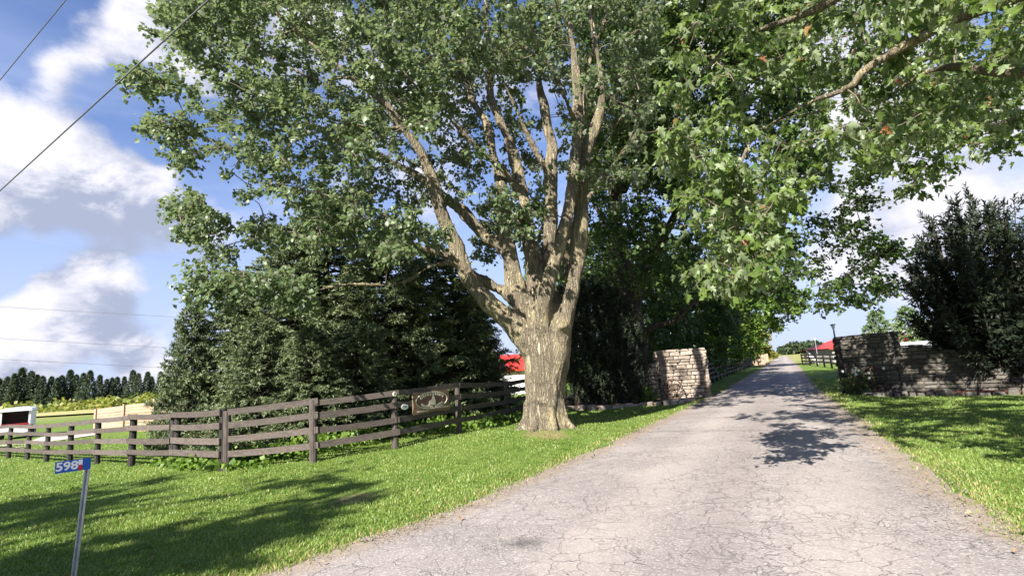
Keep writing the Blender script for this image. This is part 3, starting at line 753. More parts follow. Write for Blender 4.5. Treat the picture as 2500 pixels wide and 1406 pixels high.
F += [[0, 1, 2, 11], [2, 3, 10, 11], [3, 4, 9, 10], [4, 5, 8, 9], [5, 6, 7, 8]]; F += [[i + n_ for i in f] for f in F[-5:]]
obj('post', np.array(V), F, M['galv'], ns)
bl, br_ = AT(134, 1142, 4.55), AT(221.5, 1130, YS - 0.045); BX = unit(br_ - bl); BW = np.linalg.norm(br_ - bl); BY = unit(ax - BX * np.dot(ax, BX)); BN = np.cross(BX, BY)
BH = 0.098; bo = (bl + br_) / 2
V, F = box((0, 0, 0), (BW, BH, 0.004)); blade = obj('blade', frame_map(V, bo, BX, BY, BN), F, M['blue'], ns)
V, F = text_mesh('598', 0.098, 0.0008, 0.003); V[:, 0] = V[:, 0] * 1.02 - BW * 0.17; V[:, 2] += 0.0035
obj('lettering', frame_map(V, bo, BX, BY, BN), F, M['white'], blade)
for nm, y0, mt in (('white_mark', 0.021, 'white'), ('red_mark', -0.024, 'red')):
    V, F = box((BW * 0.205, y0, 0.0032), (BW * 0.12, 0.043, 0.002)); obj(nm, frame_map(V, bo, BX, BY, BN), F, M[mt], blade)
for s_ in (-.025, .025):
    V, F = tube([tp + ax * (s_ - 0.045) + BN * -0.02, tp + ax * (s_ - 0.045) + BN * 0.004 ], 0.006, 8); obj('bolt', V, F, M['galv'], ns)
# ------------------------------------------------------------------ buildings and things farther off
M['redroof'] = simple('red_metal_roof', (0.52, 0.030, 0.018), (0.62, 0.045, 0.025), 2, 0.45)
M['whitewall'] = simple('white_siding', (0.58, 0.58, 0.58), (0.68, 0.68, 0.67), 3, 0.6)
M['greywall'] = simple('grey_boards', (0.20, 0.19, 0.18), (0.31, 0.29, 0.27), 3, 0.8, 0.004, (2, 2, 0.5))
M['glass'] = simple('dark_glass', (0.02, 0.024, 0.03), None, 4, 0.08, spec=0.6)
M['darkvoid'] = simple('dark_interior', (0.02, 0.014, 0.014), (0.04, 0.022, 0.022), 4, 0.9)
M['palegrey'] = simple('pale_roof_sheet', (0.40, 0.40, 0.42), (0.52, 0.52, 0.54), 1.5, 0.5)
def gable_roof(c, L, Wd, z0, z1, ax, ovh=0.35, th=0.12, hip=0.0):
    ax = np.array([*ax, 0.0]); sd = np.array([-ax[1], ax[0], 0]); c = np.array([c[0], c[1], 0.0]); V, F = [], []
    for s in (-1, 1):
        A = [c + ax * (-L / 2 - ovh) + sd * s * (Wd / 2 + ovh) + [0, 0, z0], c + ax * (L / 2 + ovh) + sd * s * (Wd / 2 + ovh) + [0, 0, z0],
             c + ax * (L / 2 + ovh - hip) + [0, 0, z1], c + ax * (-L / 2 - ovh + hip) + [0, 0, z1]]
        n = len(V); V += A + [a - np.array([0, 0, th]) for a in A]
        F += [[n, n + 1, n + 2, n + 3], [n + 7, n + 6, n + 5, n + 4]] + [[n + i, n + 4 + i, n + 4 + (i + 1) % 4, n + (i + 1) % 4] for i in range(4)]
    if hip:
        n = len(V)
        for e in (-1, 1):
            A = [c + ax * e * (L / 2 + ovh) + sd * (Wd / 2 + ovh) + [0, 0, z0], c + ax * e * (L / 2 + ovh) - sd * (Wd / 2 + ovh) + [0, 0, z0], c + ax * e * (L / 2 + ovh - hip) + [0, 0, z1]]
            n = len(V); V += A; F.append([n, n + 1, n + 2])
    return np.array(V), F
def gable_walls(c, L, Wd, zb, z0, z1, ax, gable=True):
    ax = np.array([*ax, 0.0]); sd = np.array([-ax[1], ax[0], 0]); c = np.array([c[0], c[1], 0.0])
    q = [c + ax * a * L / 2 + sd * b * Wd / 2 for a, b in ((-1, -1), (1, -1), (1, 1), (-1, 1))]
    V = [p + [0, 0, zb] for p in q] + [p + [0, 0, z0 - 0.13] for p in q]; F = [[0, 1, 5, 4], [1, 2, 6, 5], [2, 3, 7, 6], [3, 0, 4, 7]]
    if gable:
        V += [c + ax * -L / 2 + [0, 0, z1 - 0.16], c + ax * L / 2 + [0, 0, z1 - 0.16]]; F += [[3, 0, 4, 8, 7], [1, 2, 6, 9, 5]]
        F = [f for f in F if f not in ([3, 0, 4, 7], [1, 2, 6, 5])]
    return np.array(V), F
def seams(c, L, Wd, z0, z1, ax, step, mat, parent, ovh=0.35):
    mb = MB(); ax = np.array([*ax, 0.0]); sd = np.array([-ax[1], ax[0], 0]); c = np.array([c[0], c[1], 0.0])
    for s in (-1, 1):
        for x in np.arange(-L / 2 - ovh + .1, L / 2 + ovh, step):
            V, F = tube([c + ax * x + sd * s * (Wd / 2 + ovh) + [0, 0, z0 + .012], c + ax * x + [0, 0, z1 + .012]], 0.018, 4); mb.add(V, F)
    tag(mb.build('roof_seams', mat, parent), kind='stuff')
def window(parent, c, w, h, ax, nrm):
    ax = np.array([*ax, 0.0]); n = np.array([*nrm, 0.0]); c = np.array(c)
    V, F = box(c, (w + .14, 0.06, h + .14), (ax, n, (0, 0, 1))); f_ = obj('window', V, F, M['whitewall'], parent)
    V, F = box(c + n * 0.032, (w, 0.02, h), (ax, n, (0, 0, 1))); obj('pane', V, F, M['glass'], f_)
# farmhouse behind the spruces
hc = (-5.2, 40.0); hax = (1.0, 0.0)
house = thing('farmhouse', (*hc, 0), 'white farmhouse with a bright red metal roof half hidden behind the spruces', 'house')
V, F = gable_walls(hc, 14.6, 7.0, -0.5, 1.75, 2.85, hax); obj('wall', V, F, M['whitewall'], house)
V, F = gable_roof(hc, 14.6, 7.0, 1.75, 2.9, hax, hip=1.6); roof = obj('roof', V, F, M['redroof'], house)
seams(hc, 12.0, 7.0, 1.75, 2.9, hax, 0.45, M['redroof'], roof)
gc = (-3.1, 37.4)
V, F = gable_walls(gc, 3.6, 2.4, -0.5, 3.1, 4.2, (0, 1.0)); obj('gable_wall', V, F, M['whitewall'], house)
V, F = gable_roof(gc, 3.8, 2.4, 3.1, 4.25, (0, 1.0)); obj('gable_roof', V, F, M['redroof'], house)
for x in (-11, -8.5, -6): window(house, (x, 36.47, 0.95), 0.9, 0.9, (1, 0), (0, -1))
window(house, (-3.1, 35.57, 1.4), 1.0, 1.2, (1, 0), (0, -1))
# red roofed barn right of the drive
bc = AT(2050, 870, 64)[:2] + DN * 3.2; bc = np.array([bc[0], bc[1]])
bax = unit(np.array([1.0, -0.12]))
barn = thing('barn', (*bc, 0), 'long low barn with a bright red roof far up the drive on the right', 'barn')
V, F = gable_walls(bc, 11.5, 6.5, -0.2, 1.75, 3.05, bax, False); obj('wall', V, F, M['greywall'], barn)
V, F = gable_roof(bc, 11.5, 6.5, 1.75, 3.05, bax, 0.4, hip=3.2); broof = obj('roof', V, F, M['redroof'], barn)
V, F = box((*(bc + bax * 3), 3.1), (6.0, 1.4, 0.5), ((*bax, 0), (-bax[1], bax[0], 0), (0, 0, 1))); obj('ridge_vent', V, F, M['palegrey'], broof)
bn = np.array([bax[1], -bax[0]])
for k in range(6):
    p_ = bc + bax * (-4.6 + 1.8 * k) + bn * 3.27
    window(barn, (*p_, 1.05), 0.8, 0.6, bax, bn)
# pale low shed behind the right wall
sc_ = AT(2290, 850, 24)[:2]
shed = thing('shed', (*sc_, 0), 'low shed with a pale grey sheet roof just behind the right stone wall', 'shed')
sax = unit(np.array([1.0, -0.25]))
V, F = gable_walls(sc_, 4.8, 2.6, -0.1, 1.42, 1.72, sax, False); obj('wall', V, F, M['greywall'], shed)
V, F = gable_roof(sc_, 4.8, 2.6, 1.45, 1.74, sax, 0.25, 0.06); sroof = obj('roof', V, F, M['palegrey'], shed)
seams(sc_, 4.8, 2.6, 1.45, 1.74, sax, 0.3, M['palegrey'], sroof, 0.25)
# pale timber wall of the riding ring
ring = [G(233, 1056), G(322, 1054), G(376, 1052)]
P0, P1 = ring[0][:2], ring[2][:2]; rd = unit(P1 - P0)
rw = thing('plank_wall', (*((P0 + P1) / 2), float(GZ(*P0))), 'tall pale plank wall in the paddock behind the left fence', 'plank wall')
Lr = np.linalg.norm(P1 - P0); zb = float(GZ(*P0)); rnn = np.array([rd[1], -rd[0]])
rise = 0.42
nb = 2; bl_ = Lr / nb
for b_ in range(nb + 1):
    p_ = P0 + rd * bl_ * b_; V, F = box((*(p_ + rnn * .06), zb + 0.74 + rise * .5 * b_ / nb), (0.16, 0.10, 1.56 + rise * b_ / nb), ((*rd, 0), (-rd[1], rd[0], 0), (0, 0, 1))); obj('post', V, F, M['paleboard'], rw)
for b_ in range(nb):
    for k in range(9):
        a3 = np.array([*(P0 + rd * (bl_ * b_ + .01)), zb + 0.08 + 0.168 * k * (1 + .2 * b_ / nb)]); c3 = np.array([*(P0 + rd * (bl_ * (b_ + 1) - .01)), zb + 0.08 + 0.168 * k * (1 + .2 * (b_ + 1) / nb)])
        V, F = rail_box(a3, c3, 0.155, 0.04, 0, 1); obj('plank', V, F, M['paleboard'], rw)
E1 = P1; E2 = P1 + np.array([1.9, 1.0]); ed = unit(E2 - E1)
for k in range(9):
    V, F = rail_box(np.array([*E1, zb + .08 + 0.2 * k]), np.array([*E2, zb + .10 + 0.2 * k]), 0.185, 0.04, 0, 1); obj('plank', V, F, M['paleboard'], rw)
# white trailer with an open dark rear
tc = G(33, 1072); TY = tc[1]
tr_ = thing('stock_trailer', tc, 'white trailer with a rounded roof and dark open rear at the far left', 'trailer')
td = unit(np.array([-0.62, 0.78])); tn = np.array([td[1], -td[0]])       # td: towards the front of the trailer
k_ = TY / 1250.0; TWd = 66 * k_ * 0.80; TH = 2.0
def tb(c, size): return box(np.array([*tc]) + np.array([*td, 0]) * c[0] + np.array([*tn, 0]) * c[1] + np.array([0, 0, c[2]]), size, ((*td, 0), (*tn, 0), (0, 0, 1)))
M['traywhite'] = simple('trailer_white', (0.66, 0.66, 0.68), (0.74, 0.74, 0.75), 3, 0.4)
M['tyre'] = simple('black_rubber', (0.02, 0.02, 0.02), (0.035, 0.035, 0.035), 6, 0.85)
M['maroon'] = simple('maroon_band', (0.24, 0.018, 0.03), (0.28, 0.025, 0.035), 3, 0.5)
W2 = TWd / 2; LT = 3.2
for s in (-1, 1):
    V, F = tb((LT / 2, s * W2, 1.02), (LT, 0.06, 1.36)); obj('side_panel', V, F, M['traywhite'], tr_)
    V, F = tb((0.0, s * (W2 - .03), 1.12), (0.09, 0.10, 1.56)); obj('corner_post', V, F, M['traywhite'], tr_)
V, F = tb((LT, 0, 1.02), (0.06, TWd, 1.36)); obj('front_panel', V, F, M['darkvoid'], tr_)
V, F = tb((LT / 2, 0, 0.36), (LT, TWd - .08, 0.06)); obj('floor', V, F, M['darkvoid'], tr_)
V, F = tb((-0.03, 0, 0.60), (0.05, TWd - .12, 0.44)); obj('tailgate', V, F, M['traywhite'], tr_)
V, F = tb((-0.035, 0, 0.90), (0.06, TWd - .12, 0.13)); obj('band', V, F, M['maroon'], tr_)
V, F = tb((0.55, 0, 1.3), (0.04, TWd - .14, 0.8)); obj('divider', V, F, M['darkvoid'], tr_)
rp = []
for x in (-0.16, LT + .1):
    for a_ in np.linspace(0, math.pi, 11):
        rp.append(np.array([*tc]) + np.array([*td, 0]) * x + np.array([*tn, 0]) * (-math.cos(a_) * (W2 + .09)) + np.array([0, 0, 1.72 + 0.26 * math.sin(a_) ** 0.7]))
F = [[i, i + 1, 12 + i, 11 + i] for i in range(10)] + [list(range(11))[::-1], list(range(11, 22)), [0, 11, 21, 10]]
obj('roof', np.array(rp), F, M['traywhite'], tr_)
for s in (-1, 1):
    for x in (1.2, 1.95):
        c_ = np.array([*tc]) + np.array([*td, 0]) * x + np.array([*tn, 0]) * s * (W2 + .06) + np.array([0, 0, 0.3])
        V, F = tube([c_ - np.array([*tn, 0]) * .1, c_ + np.array([*tn, 0]) * .1], 0.3, 16); wh = obj('wheel', V, F, M['tyre'], tr_)
        V, F = tube([c_ + np.array([*tn, 0]) * s * .1, c_ + np.array([*tn, 0]) * s * .115], 0.16, 12); obj('rim', V, F, M['galv'], wh)
    V, F = tb((1.58, s * (W2 + .1), 0.68), (1.6, 0.2, 0.05)); obj('fender', V, F, M['traywhite'], tr_)
    V, F = tb((-0.07, s * (W2 - .1), 0.34), (0.03, 0.12, 0.07)); obj('tail_light', V, F, M['maroon'], tr_)
# lamp posts by the drive
M['lampmetal'] = simple('grey_lamp_metal', (0.16, 0.16, 0.17), (0.22, 0.22, 0.23), 6, 0.5)
def lamp(b, h, label):
    l = thing('lamp_post', b, label, 'lamp post', 'lamp posts along the drive'); b = np.array(b)
    V, F = tube([b, b + [0, 0, h * .5], b + [0, 0, h - .34]], [0.055, 0.045, 0.04], 8); obj('pole', V, F, M['lampmetal'], l)
    V, F = tube([b + [0, 0, h - .34], b + [0, 0, h - .27], b + [0, 0, h - .05]], [0.04, 0.06, 0.12], 6); obj('lantern', V, F, M['white'], l)
    V, F = tube([b + [0, 0, h - .05], b + [0, 0, h]], [0.16, 0.13], 6); obj('cap', V, F, M['lampmetal'], l)
p = AT(2041, 840, 28); lamp((p[0], p[1], 0), AT(2035, 791, 28)[2], 'tall grey lamp post rising just behind the right gate pier')
p = AT(1996, 870, 60); lamp((p[0], p[1], 0), AT(1990, 824, 60)[2], 'farther grey lamp post in front of the red barn roof')
# bleached stump and an old bench by the far fence
M['bleached'] = simple('bleached_wood', (0.42, 0.38, 0.34), (0.58, 0.54, 0.49), 6, 0.8, 0.01)
p = G(1992, 888); st = thing('driftwood_stump', p, 'bleached forked driftwood stump on the grass far right of the drive', 'stump')
p = np.array(p)
V, F = tube([p + [0.5, 0, -.1], p + [0.1, 0, .3], p + [-.4, .1, .9], p + [-.7, .2, 1.5]], [.38, .3, .24, .1], 9); obj('trunk', V, F, M['bleached'], st)
V, F = tube([p + [0.0, 0, .3], p + [-.75, 0, .7], p + [-.95, .1, 1.25]], [.2, .16, .07], 8); obj('limb', V, F, M['bleached'], st)
V, F = tube([p + [0.2, 0, .1], p + [.9, -.1, .15], p + [1.4, 0, .02]], [.22, .16, .08], 8); obj('root', V, F, M['bleached'], st)
p = np.array(G(1976, 884)); be = thing('garden_chair', p, 'dark wooden chair on the grass beside the bleached stump', 'chair')
V, F = box(p + [0, 0, .5], (1.0, .5, .06)); obj('seat', V, F, M['post'], be)
V, F = box(p + [0, .24, .95], (1.0, .06, .7)); obj('backrest', V, F, M['post'], be)
for sx in (-.44, .44):
    for sy in (-.2, .2):
        V, F = box(p + [sx, sy, .24], (.07, .07, .5)); obj('leg', V, F, M['post'], be)
# overhead wires
M['wire'] = simple('grey_cable', (0.10, 0.10, 0.115), (0.14, 0.14, 0.155), 30, 0.6)
def wire(a, b, sag, r_, label, n=24, group=None):
    a, b = np.array(a), np.array(b); P = [a + (b - a) * u - np.array([0, 0, sag * 4 * u * (1 - u)]) for u in np.linspace(0, 1, n)]
    V, F = tube(P, r_, 6); tag(obj('overhead_wire', V, F, M['wire'], None, None, True), label, 'wire', group)
def at_z(x, y, z): d = ray(x, y); return CP + d * ((z - EYE) / d[2])
a, b = at_z(0, 466, 6.2), at_z(508, 2, 6.6); d_ = b - a
wire(a - d_ * 1.6, b + d_ * 1.4, 0.0, 0.013, 'thick grey cable crossing the sky at upper left', group='overhead wires at the left')
a, b = at_z(0, 196, 8.2), at_z(168, -8, 8.4); d_ = b - a
wire(a - d_ * 2.0, b + d_ * 5, 0.0, 0.0085, 'thin wire in the top left corner above the thick cable', group='overhead wires at the left')
for (y0, y1, nm) in ((748, 772, 'highest'), (825, 848, 'middle'), (876, 897, 'lowest')):
    a, b = AT(-60, y0 - 4, 78), AT(470, y1 + 2, 92); d_ = b - a
    wire(a - d_ * 0.5, b + d_ * 1.2, 0.15, 0.03, nm + ' of three faint far wires low in the left sky', group='faint far wires at the left')
# ------------------------------------------------------------------ foliage machinery
LEAF4 = (np.array([[0, 0, 0], [-.46, .42, .06], [0, 1, -.05], [.46, .42, .06], [0, .40, -.07]]), np.array([[0, 4, 1], [1, 4, 2], [2, 4, 3], [3, 4, 0]]))
LEAF2 = (np.array([[0, 0, 0], [-.48, .5, .08], [0, 1, -.04], [.48, .5, .08]]), np.array([[0, 2, 1], [0, 3, 2]]))
_o = [(0, 0), (-.20, .06), (-.52, .12), (-.36, .30), (-.60, .58), (-.30, .50), (-.20, .62), (-.26, .78), (0, 1.05), (.26, .78), (.20, .62), (.30, .50), (.60, .58), (.36, .30), (.52, .12), (.20, .06)]
LEAF14 = (np.array([[x * .92, y, 0.34 * abs(x) - 0.30 * y * y] for x, y in _o] + [[0, .38, -0.10], [-.012, -.42, .05], [.012, -.42, .05]]), np.vstack([np.array([[i, (i + 1) % 16, 16] for i in range(16)])[:, ::-1], [[0, 17, 18]]]))
def leaves(pos, d, nrm, size, tmpl):
    d = unit(d); s = unit(np.cross(d, nrm)); n = np.cross(s, d)
    T, F = tmpl; k = len(T)
    V = pos[:, None] + size[:, None, None] * (T[None, :, :1] * s[:, None] + T[None, :, 1:2] * d[:, None] + T[None, :, 2:] * n[:, None])
    FF = (np.arange(len(pos))[:, None, None] * k + F[None]).reshape(-1, 3)
    return V.reshape(-1, 3), FF
def rnd_unit(n, r): return unit(r.normal(size=(n, 3)))
def grow(nodes, targets, r, up=0.25, r0=0.010, tip=0.004):
    """joins every target to the nearest grown wood; returns the branch polylines with radii"""
    nodes = [np.array(n, float) for n in nodes]; N = np.array(nodes); rad0 = None
    d0 = np.array([np.min(np.linalg.norm(N - q, axis=1)) for q in targets]); out = []
    buf = np.zeros((len(N) + 4 * len(targets), 3)); buf[:len(N)] = N; m = len(N)
    for i in np.argsort(d0):
        q = targets[i]; D = np.linalg.norm(buf[:m] - q, axis=1) + 0.35 * np.maximum(0, buf[:m, 2] - q[2]); j = int(np.argmin(D)); a = buf[j].copy(); L = np.linalg.norm(q - a)
        if L < 0.05: continue
        u = np.linspace(0, 1, 5)[:, None]
        P = a + (q - a) * u + np.array([0, 0, 1.0]) * (up * L * (u * (1 - u))) + r.normal(0, 0.035 * L, (5, 3)) * np.sin(u * math.pi)
        out.append((P, np.linspace(tip + r0 * L ** 0.9, tip, 5)))
        buf[m:m + 3] = P[2:5]; m += 3
    return out
def tubes(branches, n=4):
    Vs, Fs, o = [], [], 0
    a = np.linspace(0, 2 * math.pi, n, endpoint=False); ca, sa = np.cos(a), np.sin(a)
    for P, R_ in branches:
        m = len(P); T = unit(np.gradient(P, axis=0)); ref = np.array([0.31, 0.95, 0.05]) if abs(T[0][2]) > .7 else np.array([0, 0, 1.0])
        U = unit(np.cross(T, ref)); Wv = np.cross(T, U)
        V = (P[:, None] + R_[:, None, None] * (ca[None, :, None] * U[:, None] + sa[None, :, None] * Wv[:, None])).reshape(-1, 3)
        i = np.arange(m - 1)[:, None] * n; j = np.arange(n)[None]; k = (j + 1) % n
        F = np.stack([i + j, i + k, i + n + k, i + n + j], -1).reshape(-1, 4)
        Vs.append(V); Fs.append(F + o); o += len(V)
    return np.concatenate(Vs), np.concatenate(Fs)
def twigs(targets, out_dir, r, ntw, nl, tl, ls, spread=0.8, droop=0.5, flat=0.6):
    """short twigs at every target, leaves along them; returns twig lines, leaf pos/dir/normal/size/var"""
    n = len(targets) * ntw
    base = np.repeat(targets, ntw, 0); od = np.repeat(out_dir, ntw, 0)
    d = unit(od * 0.7 + r.normal(size=(n, 3)) * spread * np.array([1, 1, flat]))
    L = tl * r.uniform(0.6, 1.3, n)
    tip = base + d * L[:, None] + np.array([0, 0, -0.18]) * (L * L)[:, None]
    mid = base + d * (L * .5)[:, None]
    u = r.uniform(0.15, 1.05, (n, nl))[..., None]
    lp = base[:, None] * (1 - u) + tip[:, None] * u + r.normal(0, 0.05, (n, nl, 3)) + 0.0
    dd = unit(d[:, None] * 0.6 + r.normal(size=(n, nl, 3)) * 0.8 + np.array([0, 0, -droop]))
    nn = unit(np.array([0, 0, 1.0]) + od[:, None].repeat(1, 1) * 0.35 + r.normal(size=(n, nl, 3)) * 0.55)
    sz = ls * r.uniform(0.6, 1.25, (n, nl))
    cv = np.repeat(r.uniform(0, 1, len(targets)), ntw)[:, None]
    var = np.clip(0.45 * cv + 0.55 * r.uniform(0, 1, (n, nl)), 0, 1)
    var = np.where(r.uniform(0, 1, (n, nl)) < 0.012, 0.995, np.minimum(var, 0.97))
    lines = [(np.array([base[i], tip[i]]), np.array([.005, .002])) for i in range(n)]
    return lines, lp.reshape(-1, 3), dd.reshape(-1, 3), nn.reshape(-1, 3), sz.ravel(), var.ravel()
def crown(parent, tw, tmpl, mat, wood, twn=3, name='crown', extra=None):
    lines, lp, ld_, ln, sz, var = tw
    V, F = leaves(lp, ld_, ln, sz, tmpl)
    c = tag(obj(name, V, F, mat, parent, np.repeat(var, len(tmpl[0]))), kind='stuff')
    V, F = tubes(lines, twn)
    tag(obj('twigs', V, F, wood, parent), kind='stuff')
    return c
def limb_tubes(limbs, Y0):
    out = []
    for L in limbs:
        P = np.array([AT(x, y, Y0 + dy) for x, y, dy, w in L]); Rr = np.array([0.93 * w / 2 * (Y0 + dy) / FOC for x, y, dy, w in L])
        n = max(8, len(P) * 5); Q = spline(np.column_stack([P, Rr]), n); out.append((Q[:, :3], np.maximum(Q[:, 3], 0.012)))
    return out
def joined_wood(name, tubes_, voxel, mat, parent, seed=3, bark=0.03):
    mb = MB()
    for k, (P, Rr) in enumerate(tubes_):
        rr_ = np.random.default_rng(seed + k); ph = rr_.uniform(0, 6.28, 4)
        V, F = tube(P, Rr, 20 if Rr[0] > .15 else 12, True, lambda i, a, ph=ph: 1 + 0.05 * np.sin(3 * a + ph[0] + i * .11) + 0.035 * np.sin(5 * a + ph[1] - i * .07)); mb.add(V, F)
    me = mesh_of('raw', np.concatenate(mb.V), mb.F); o = link('raw', me, None)
    md = o.modifiers.new('r', 'REMESH'); md.mode = 'VOXEL'; md.voxel_size = voxel; md.use_smooth_shade = True
    sm = o.modifiers.new('s', 'SMOOTH'); sm.factor = 0.5; sm.iterations = 4
    bpy.context.view_layer.update()
    m2 = bpy.data.meshes.new_from_object(o.evaluated_get(bpy.context.evaluated_depsgraph_get()))
    bpy.data.objects.remove(o, do_unlink=True)
    V = np.empty(len(m2.vertices) * 3, np.float32); m2.vertices.foreach_get('co', V); V = V.reshape(-1, 3)
    N = np.empty(len(m2.vertices) * 3, np.float32); m2.vertices.foreach_get('normal', N); N = N.reshape(-1, 3)
    # furrows running along the wood
    from mathutils import noise as mn
    dsp = np.array([mn.turbulence(Vector((v[0] * 9, v[1] * 9, v[2] * 1.1)), 3, True) for v in V]) - 0.55
    big = np.array([mn.noise(Vector((v[0] * 2.2, v[1] * 2.2, v[2] * 0.9))) for v in V])
    V = V + N * (bark * np.clip(dsp, -1, .6) + bark * 1.5 * big)[:, None]
    m2.vertices.foreach_set('co', to_local(V, parent).astype(np.float32).ravel()); m2.update()
    m2.polygons.foreach_set('use_smooth', np.ones(len(m2.polygons), bool)); m2.name = name
    m2.materials.clear()
    return link(name, m2, mat, parent)

def open_to_pier(q, r):                 # the crowns leave a gap through which the sun reaches the left pier
    k = (22.1 - q[:, 1]) / 0.691; x_ = q[:, 0] + .421 * k; z_ = q[:, 2] - .588 * k
    return ~((k > 0) & (x_ > 5.5) & (x_ < 8.8) & (z_ > -.4) & (z_ < 2.5)) | (r.uniform(size=len(q)) < .10)
# ------------------------------------------------------------------ the big maple by the fence
Y0 = 13.15
TR_ = [[(1333, 1062, 0, 150), (1333, 1035, 0, 116), (1331, 1000, 0, 102), (1330, 950, 0, 101), (1333, 900, 0, 111), (1337, 860, 0, 121), (1340, 820, .05, 124), (1340, 780, .1, 114), (1335, 735, .15, 84), (1325, 690, .2, 54)]]
LIMBS = [
 [(1335, 935, .1, 60), (1318, 872, -.02, 76), (1290, 832, -.15, 74), (1252, 788, -.2, 62), (1208, 752, -.3, 50), (1160, 705, -.4, 45), (1130, 650, -.5, 43), (1106, 582, -.6, 41), (1079, 524, -.7, 40), (1058, 450, -.8, 36), (1031, 382, -.9, 30), (1000, 334, -1.0, 27), (939, 252, -1.2, 22), (880, 205, -1.4, 18), (778, 123, -1.7, 14), (650, 10, -2.0, 9)],
 [(1245, 640, .4, 36), (1222, 598, .6, 36), (1180, 572, .8, 34), (1135, 520, 1.0, 30), (1085, 482, 1.2, 27), (1035, 440, 1.5, 25), (975, 405, 1.9, 20), (880, 360, 2.4, 14), (760, 300, 3.0, 9)],
 [(1290, 760, .2, 40), (1246, 722, .3, 34), (1200, 695, .5, 26), (1164, 676, .7, 20), (1110, 640, 1.2, 15), (1040, 600, 1.8, 10)],
 [(1125, 655, -.5, 20), (1095, 642, -.7, 15), (1045, 652, -1.0, 13), (1000, 683, -1.2, 12), (940, 695, -1.5, 12), (840, 695, -1.9, 10), (720, 718, -2.3, 8), (640, 700, -2.6, 6), (500, 690, -3.0, 3)],
 [(1112, 640, -.5, 24), (1079, 620, -.6, 20), (1045, 612, -.8, 18), (1010, 593, -1.0, 17), (983, 562, -1.2, 16), (950, 534, -1.4, 13), (880, 495, -1.8, 9), (760, 470, -2.3, 6)],
 [(1017, 612, -1.0, 13), (985, 640, -1.1, 11), (956, 664, -1.2, 8)],
 [(1310, 790, .2, 60), (1270, 735, .25, 56), (1250, 664, .35, 50), (1243, 616, .4, 44), (1234, 560, .5, 38), (1226, 497, .6, 34), (1222, 444, .7, 30), (1208, 392, .8, 28), (1195, 328, .9, 26), (1178, 283, 1.0, 24), (1154, 249, 1.1, 21), (1140, 200, 1.3, 17), (1115, 90, 1.6, 12), (1090, -80, 2, 8)],
 [(1325, 770, .2, 56), (1311, 712, .3, 50), (1304, 650, .4, 44), (1294, 590, .5, 38), (1284, 520, .6, 36), (1273, 454, .7, 34), (1260, 403, .8, 32), (1243, 348, .9, 29), (1219, 290, 1.0, 25), (1198, 240, 1.1, 21), (1195, 170, 1.2, 17), (1188, 60, 1.4, 12), (1180, -100, 1.6, 8)],
 [(1345, 760, .7, 44), (1335, 690, .8, 42), (1332, 640, .9, 40), (1342, 565, 1.0, 38), (1346, 507, 1.1, 36), (1345, 427, 1.2, 34), (1349, 358, 1.3, 33), (1338, 307, 1.4, 30), (1328, 252, 1.5, 25), (1318, 205, 1.6, 21), (1314, 137, 1.8, 17), (1300, 20, 2, 12), (1290, -120, 2.2, 8)],
 [(1325, 930, .1, 50), (1323, 860, -.15, 62), (1326, 770, -.45, 46), (1342, 685, -.6, 37), (1366, 599, -.6, 36), (1384, 531, -.6, 35), (1398, 460, -.55, 35), (1402, 410, -.5, 34), (1407, 358, -.5, 32), (1411, 290, -.45, 29), (1406, 205, -.3, 26), (1400, 137, -.1, 22), (1390, 60, .1, 17), (1365, -60, .3, 11)],
 [(1340, 960, .1, 50), (1351, 890, -.05, 76), (1368, 815, -.26, 62), (1385, 753, -.3, 48), (1400, 685, -.25, 43), (1411, 599, -.2, 42), (1417, 531, -.15, 38), (1419, 444, -.1, 34), (1428, 375, -.1, 33), (1451, 317, -.15, 30), (1467, 259, -.2, 27), (1465, 171, -.2, 23), (1454, 102, -.2, 20), (1440, 20, -.1, 16), (1430, -110, 0, 9)],
 [(1412, 395, -.1, 18), (1430, 398, -.3, 14), (1456, 380, -.6, 12), (1489, 334, -.9, 11), (1508, 300, -1.2, 8), (1560, 220, -1.8, 5)],
 [(1345, 440, 1.1, 22), (1318, 390, .9, 17), (1282, 318, .7, 14), (1262, 270, .5, 11), (1230, 200, .3, 8), (1200, 110, 0, 5)],
 [(1268, 470, .6, 24), (1225, 410, .3, 22), (1181, 378, 0, 19), (1133, 328, -.3, 16), (1079, 273, -.7, 13), (1041, 238, -1.0, 11), (980, 170, -1.5, 8), (900, 80, -2, 5)],
 [(1372, 790, -.2, 30), (1395, 700, .3, 30), (1385, 640, .5, 26), (1398, 560, .7, 22), (1440, 480, 1.0, 16), (1500, 400, 1.4, 12), (1560, 320, 1.8, 8)],
 [(1440, 330, -.1, 14), (1425, 250, .5, 12), (1440, 150, 1.0, 9), (1480, 40, 1.5, 6)],
 [(1405, 300, -.45, 14), (1380, 240, -1.0, 11), (1340, 160, -1.6, 8), (1300, 60, -2.2, 5)],
 [(985, 315, -1.0, 14), (900, 310, -1.5, 10), (800, 290, -2.0, 7), (640, 250, -2.5, 4)],
 [(860, 190, -1.5, 12), (760, 190, -1.9, 8), (640, 130, -2.3, 6), (480, 90, -2.7, 3)],
 [(720, 75, -1.8, 8), (640, 100, -2.2, 6), (520, 160, -2.6, 4), (400, 200, -3.0, 3)],
]
mb_ = AT(1333, 1040, Y0)
maple = thing('maple_tree', (mb_[0], mb_[1], float(GZ(mb_[0], mb_[1]))), 'huge spreading maple with a broad pale furrowed trunk on the lawn beside the drive', 'tree')
wood = limb_tubes(TR_ + LIMBS, Y0)
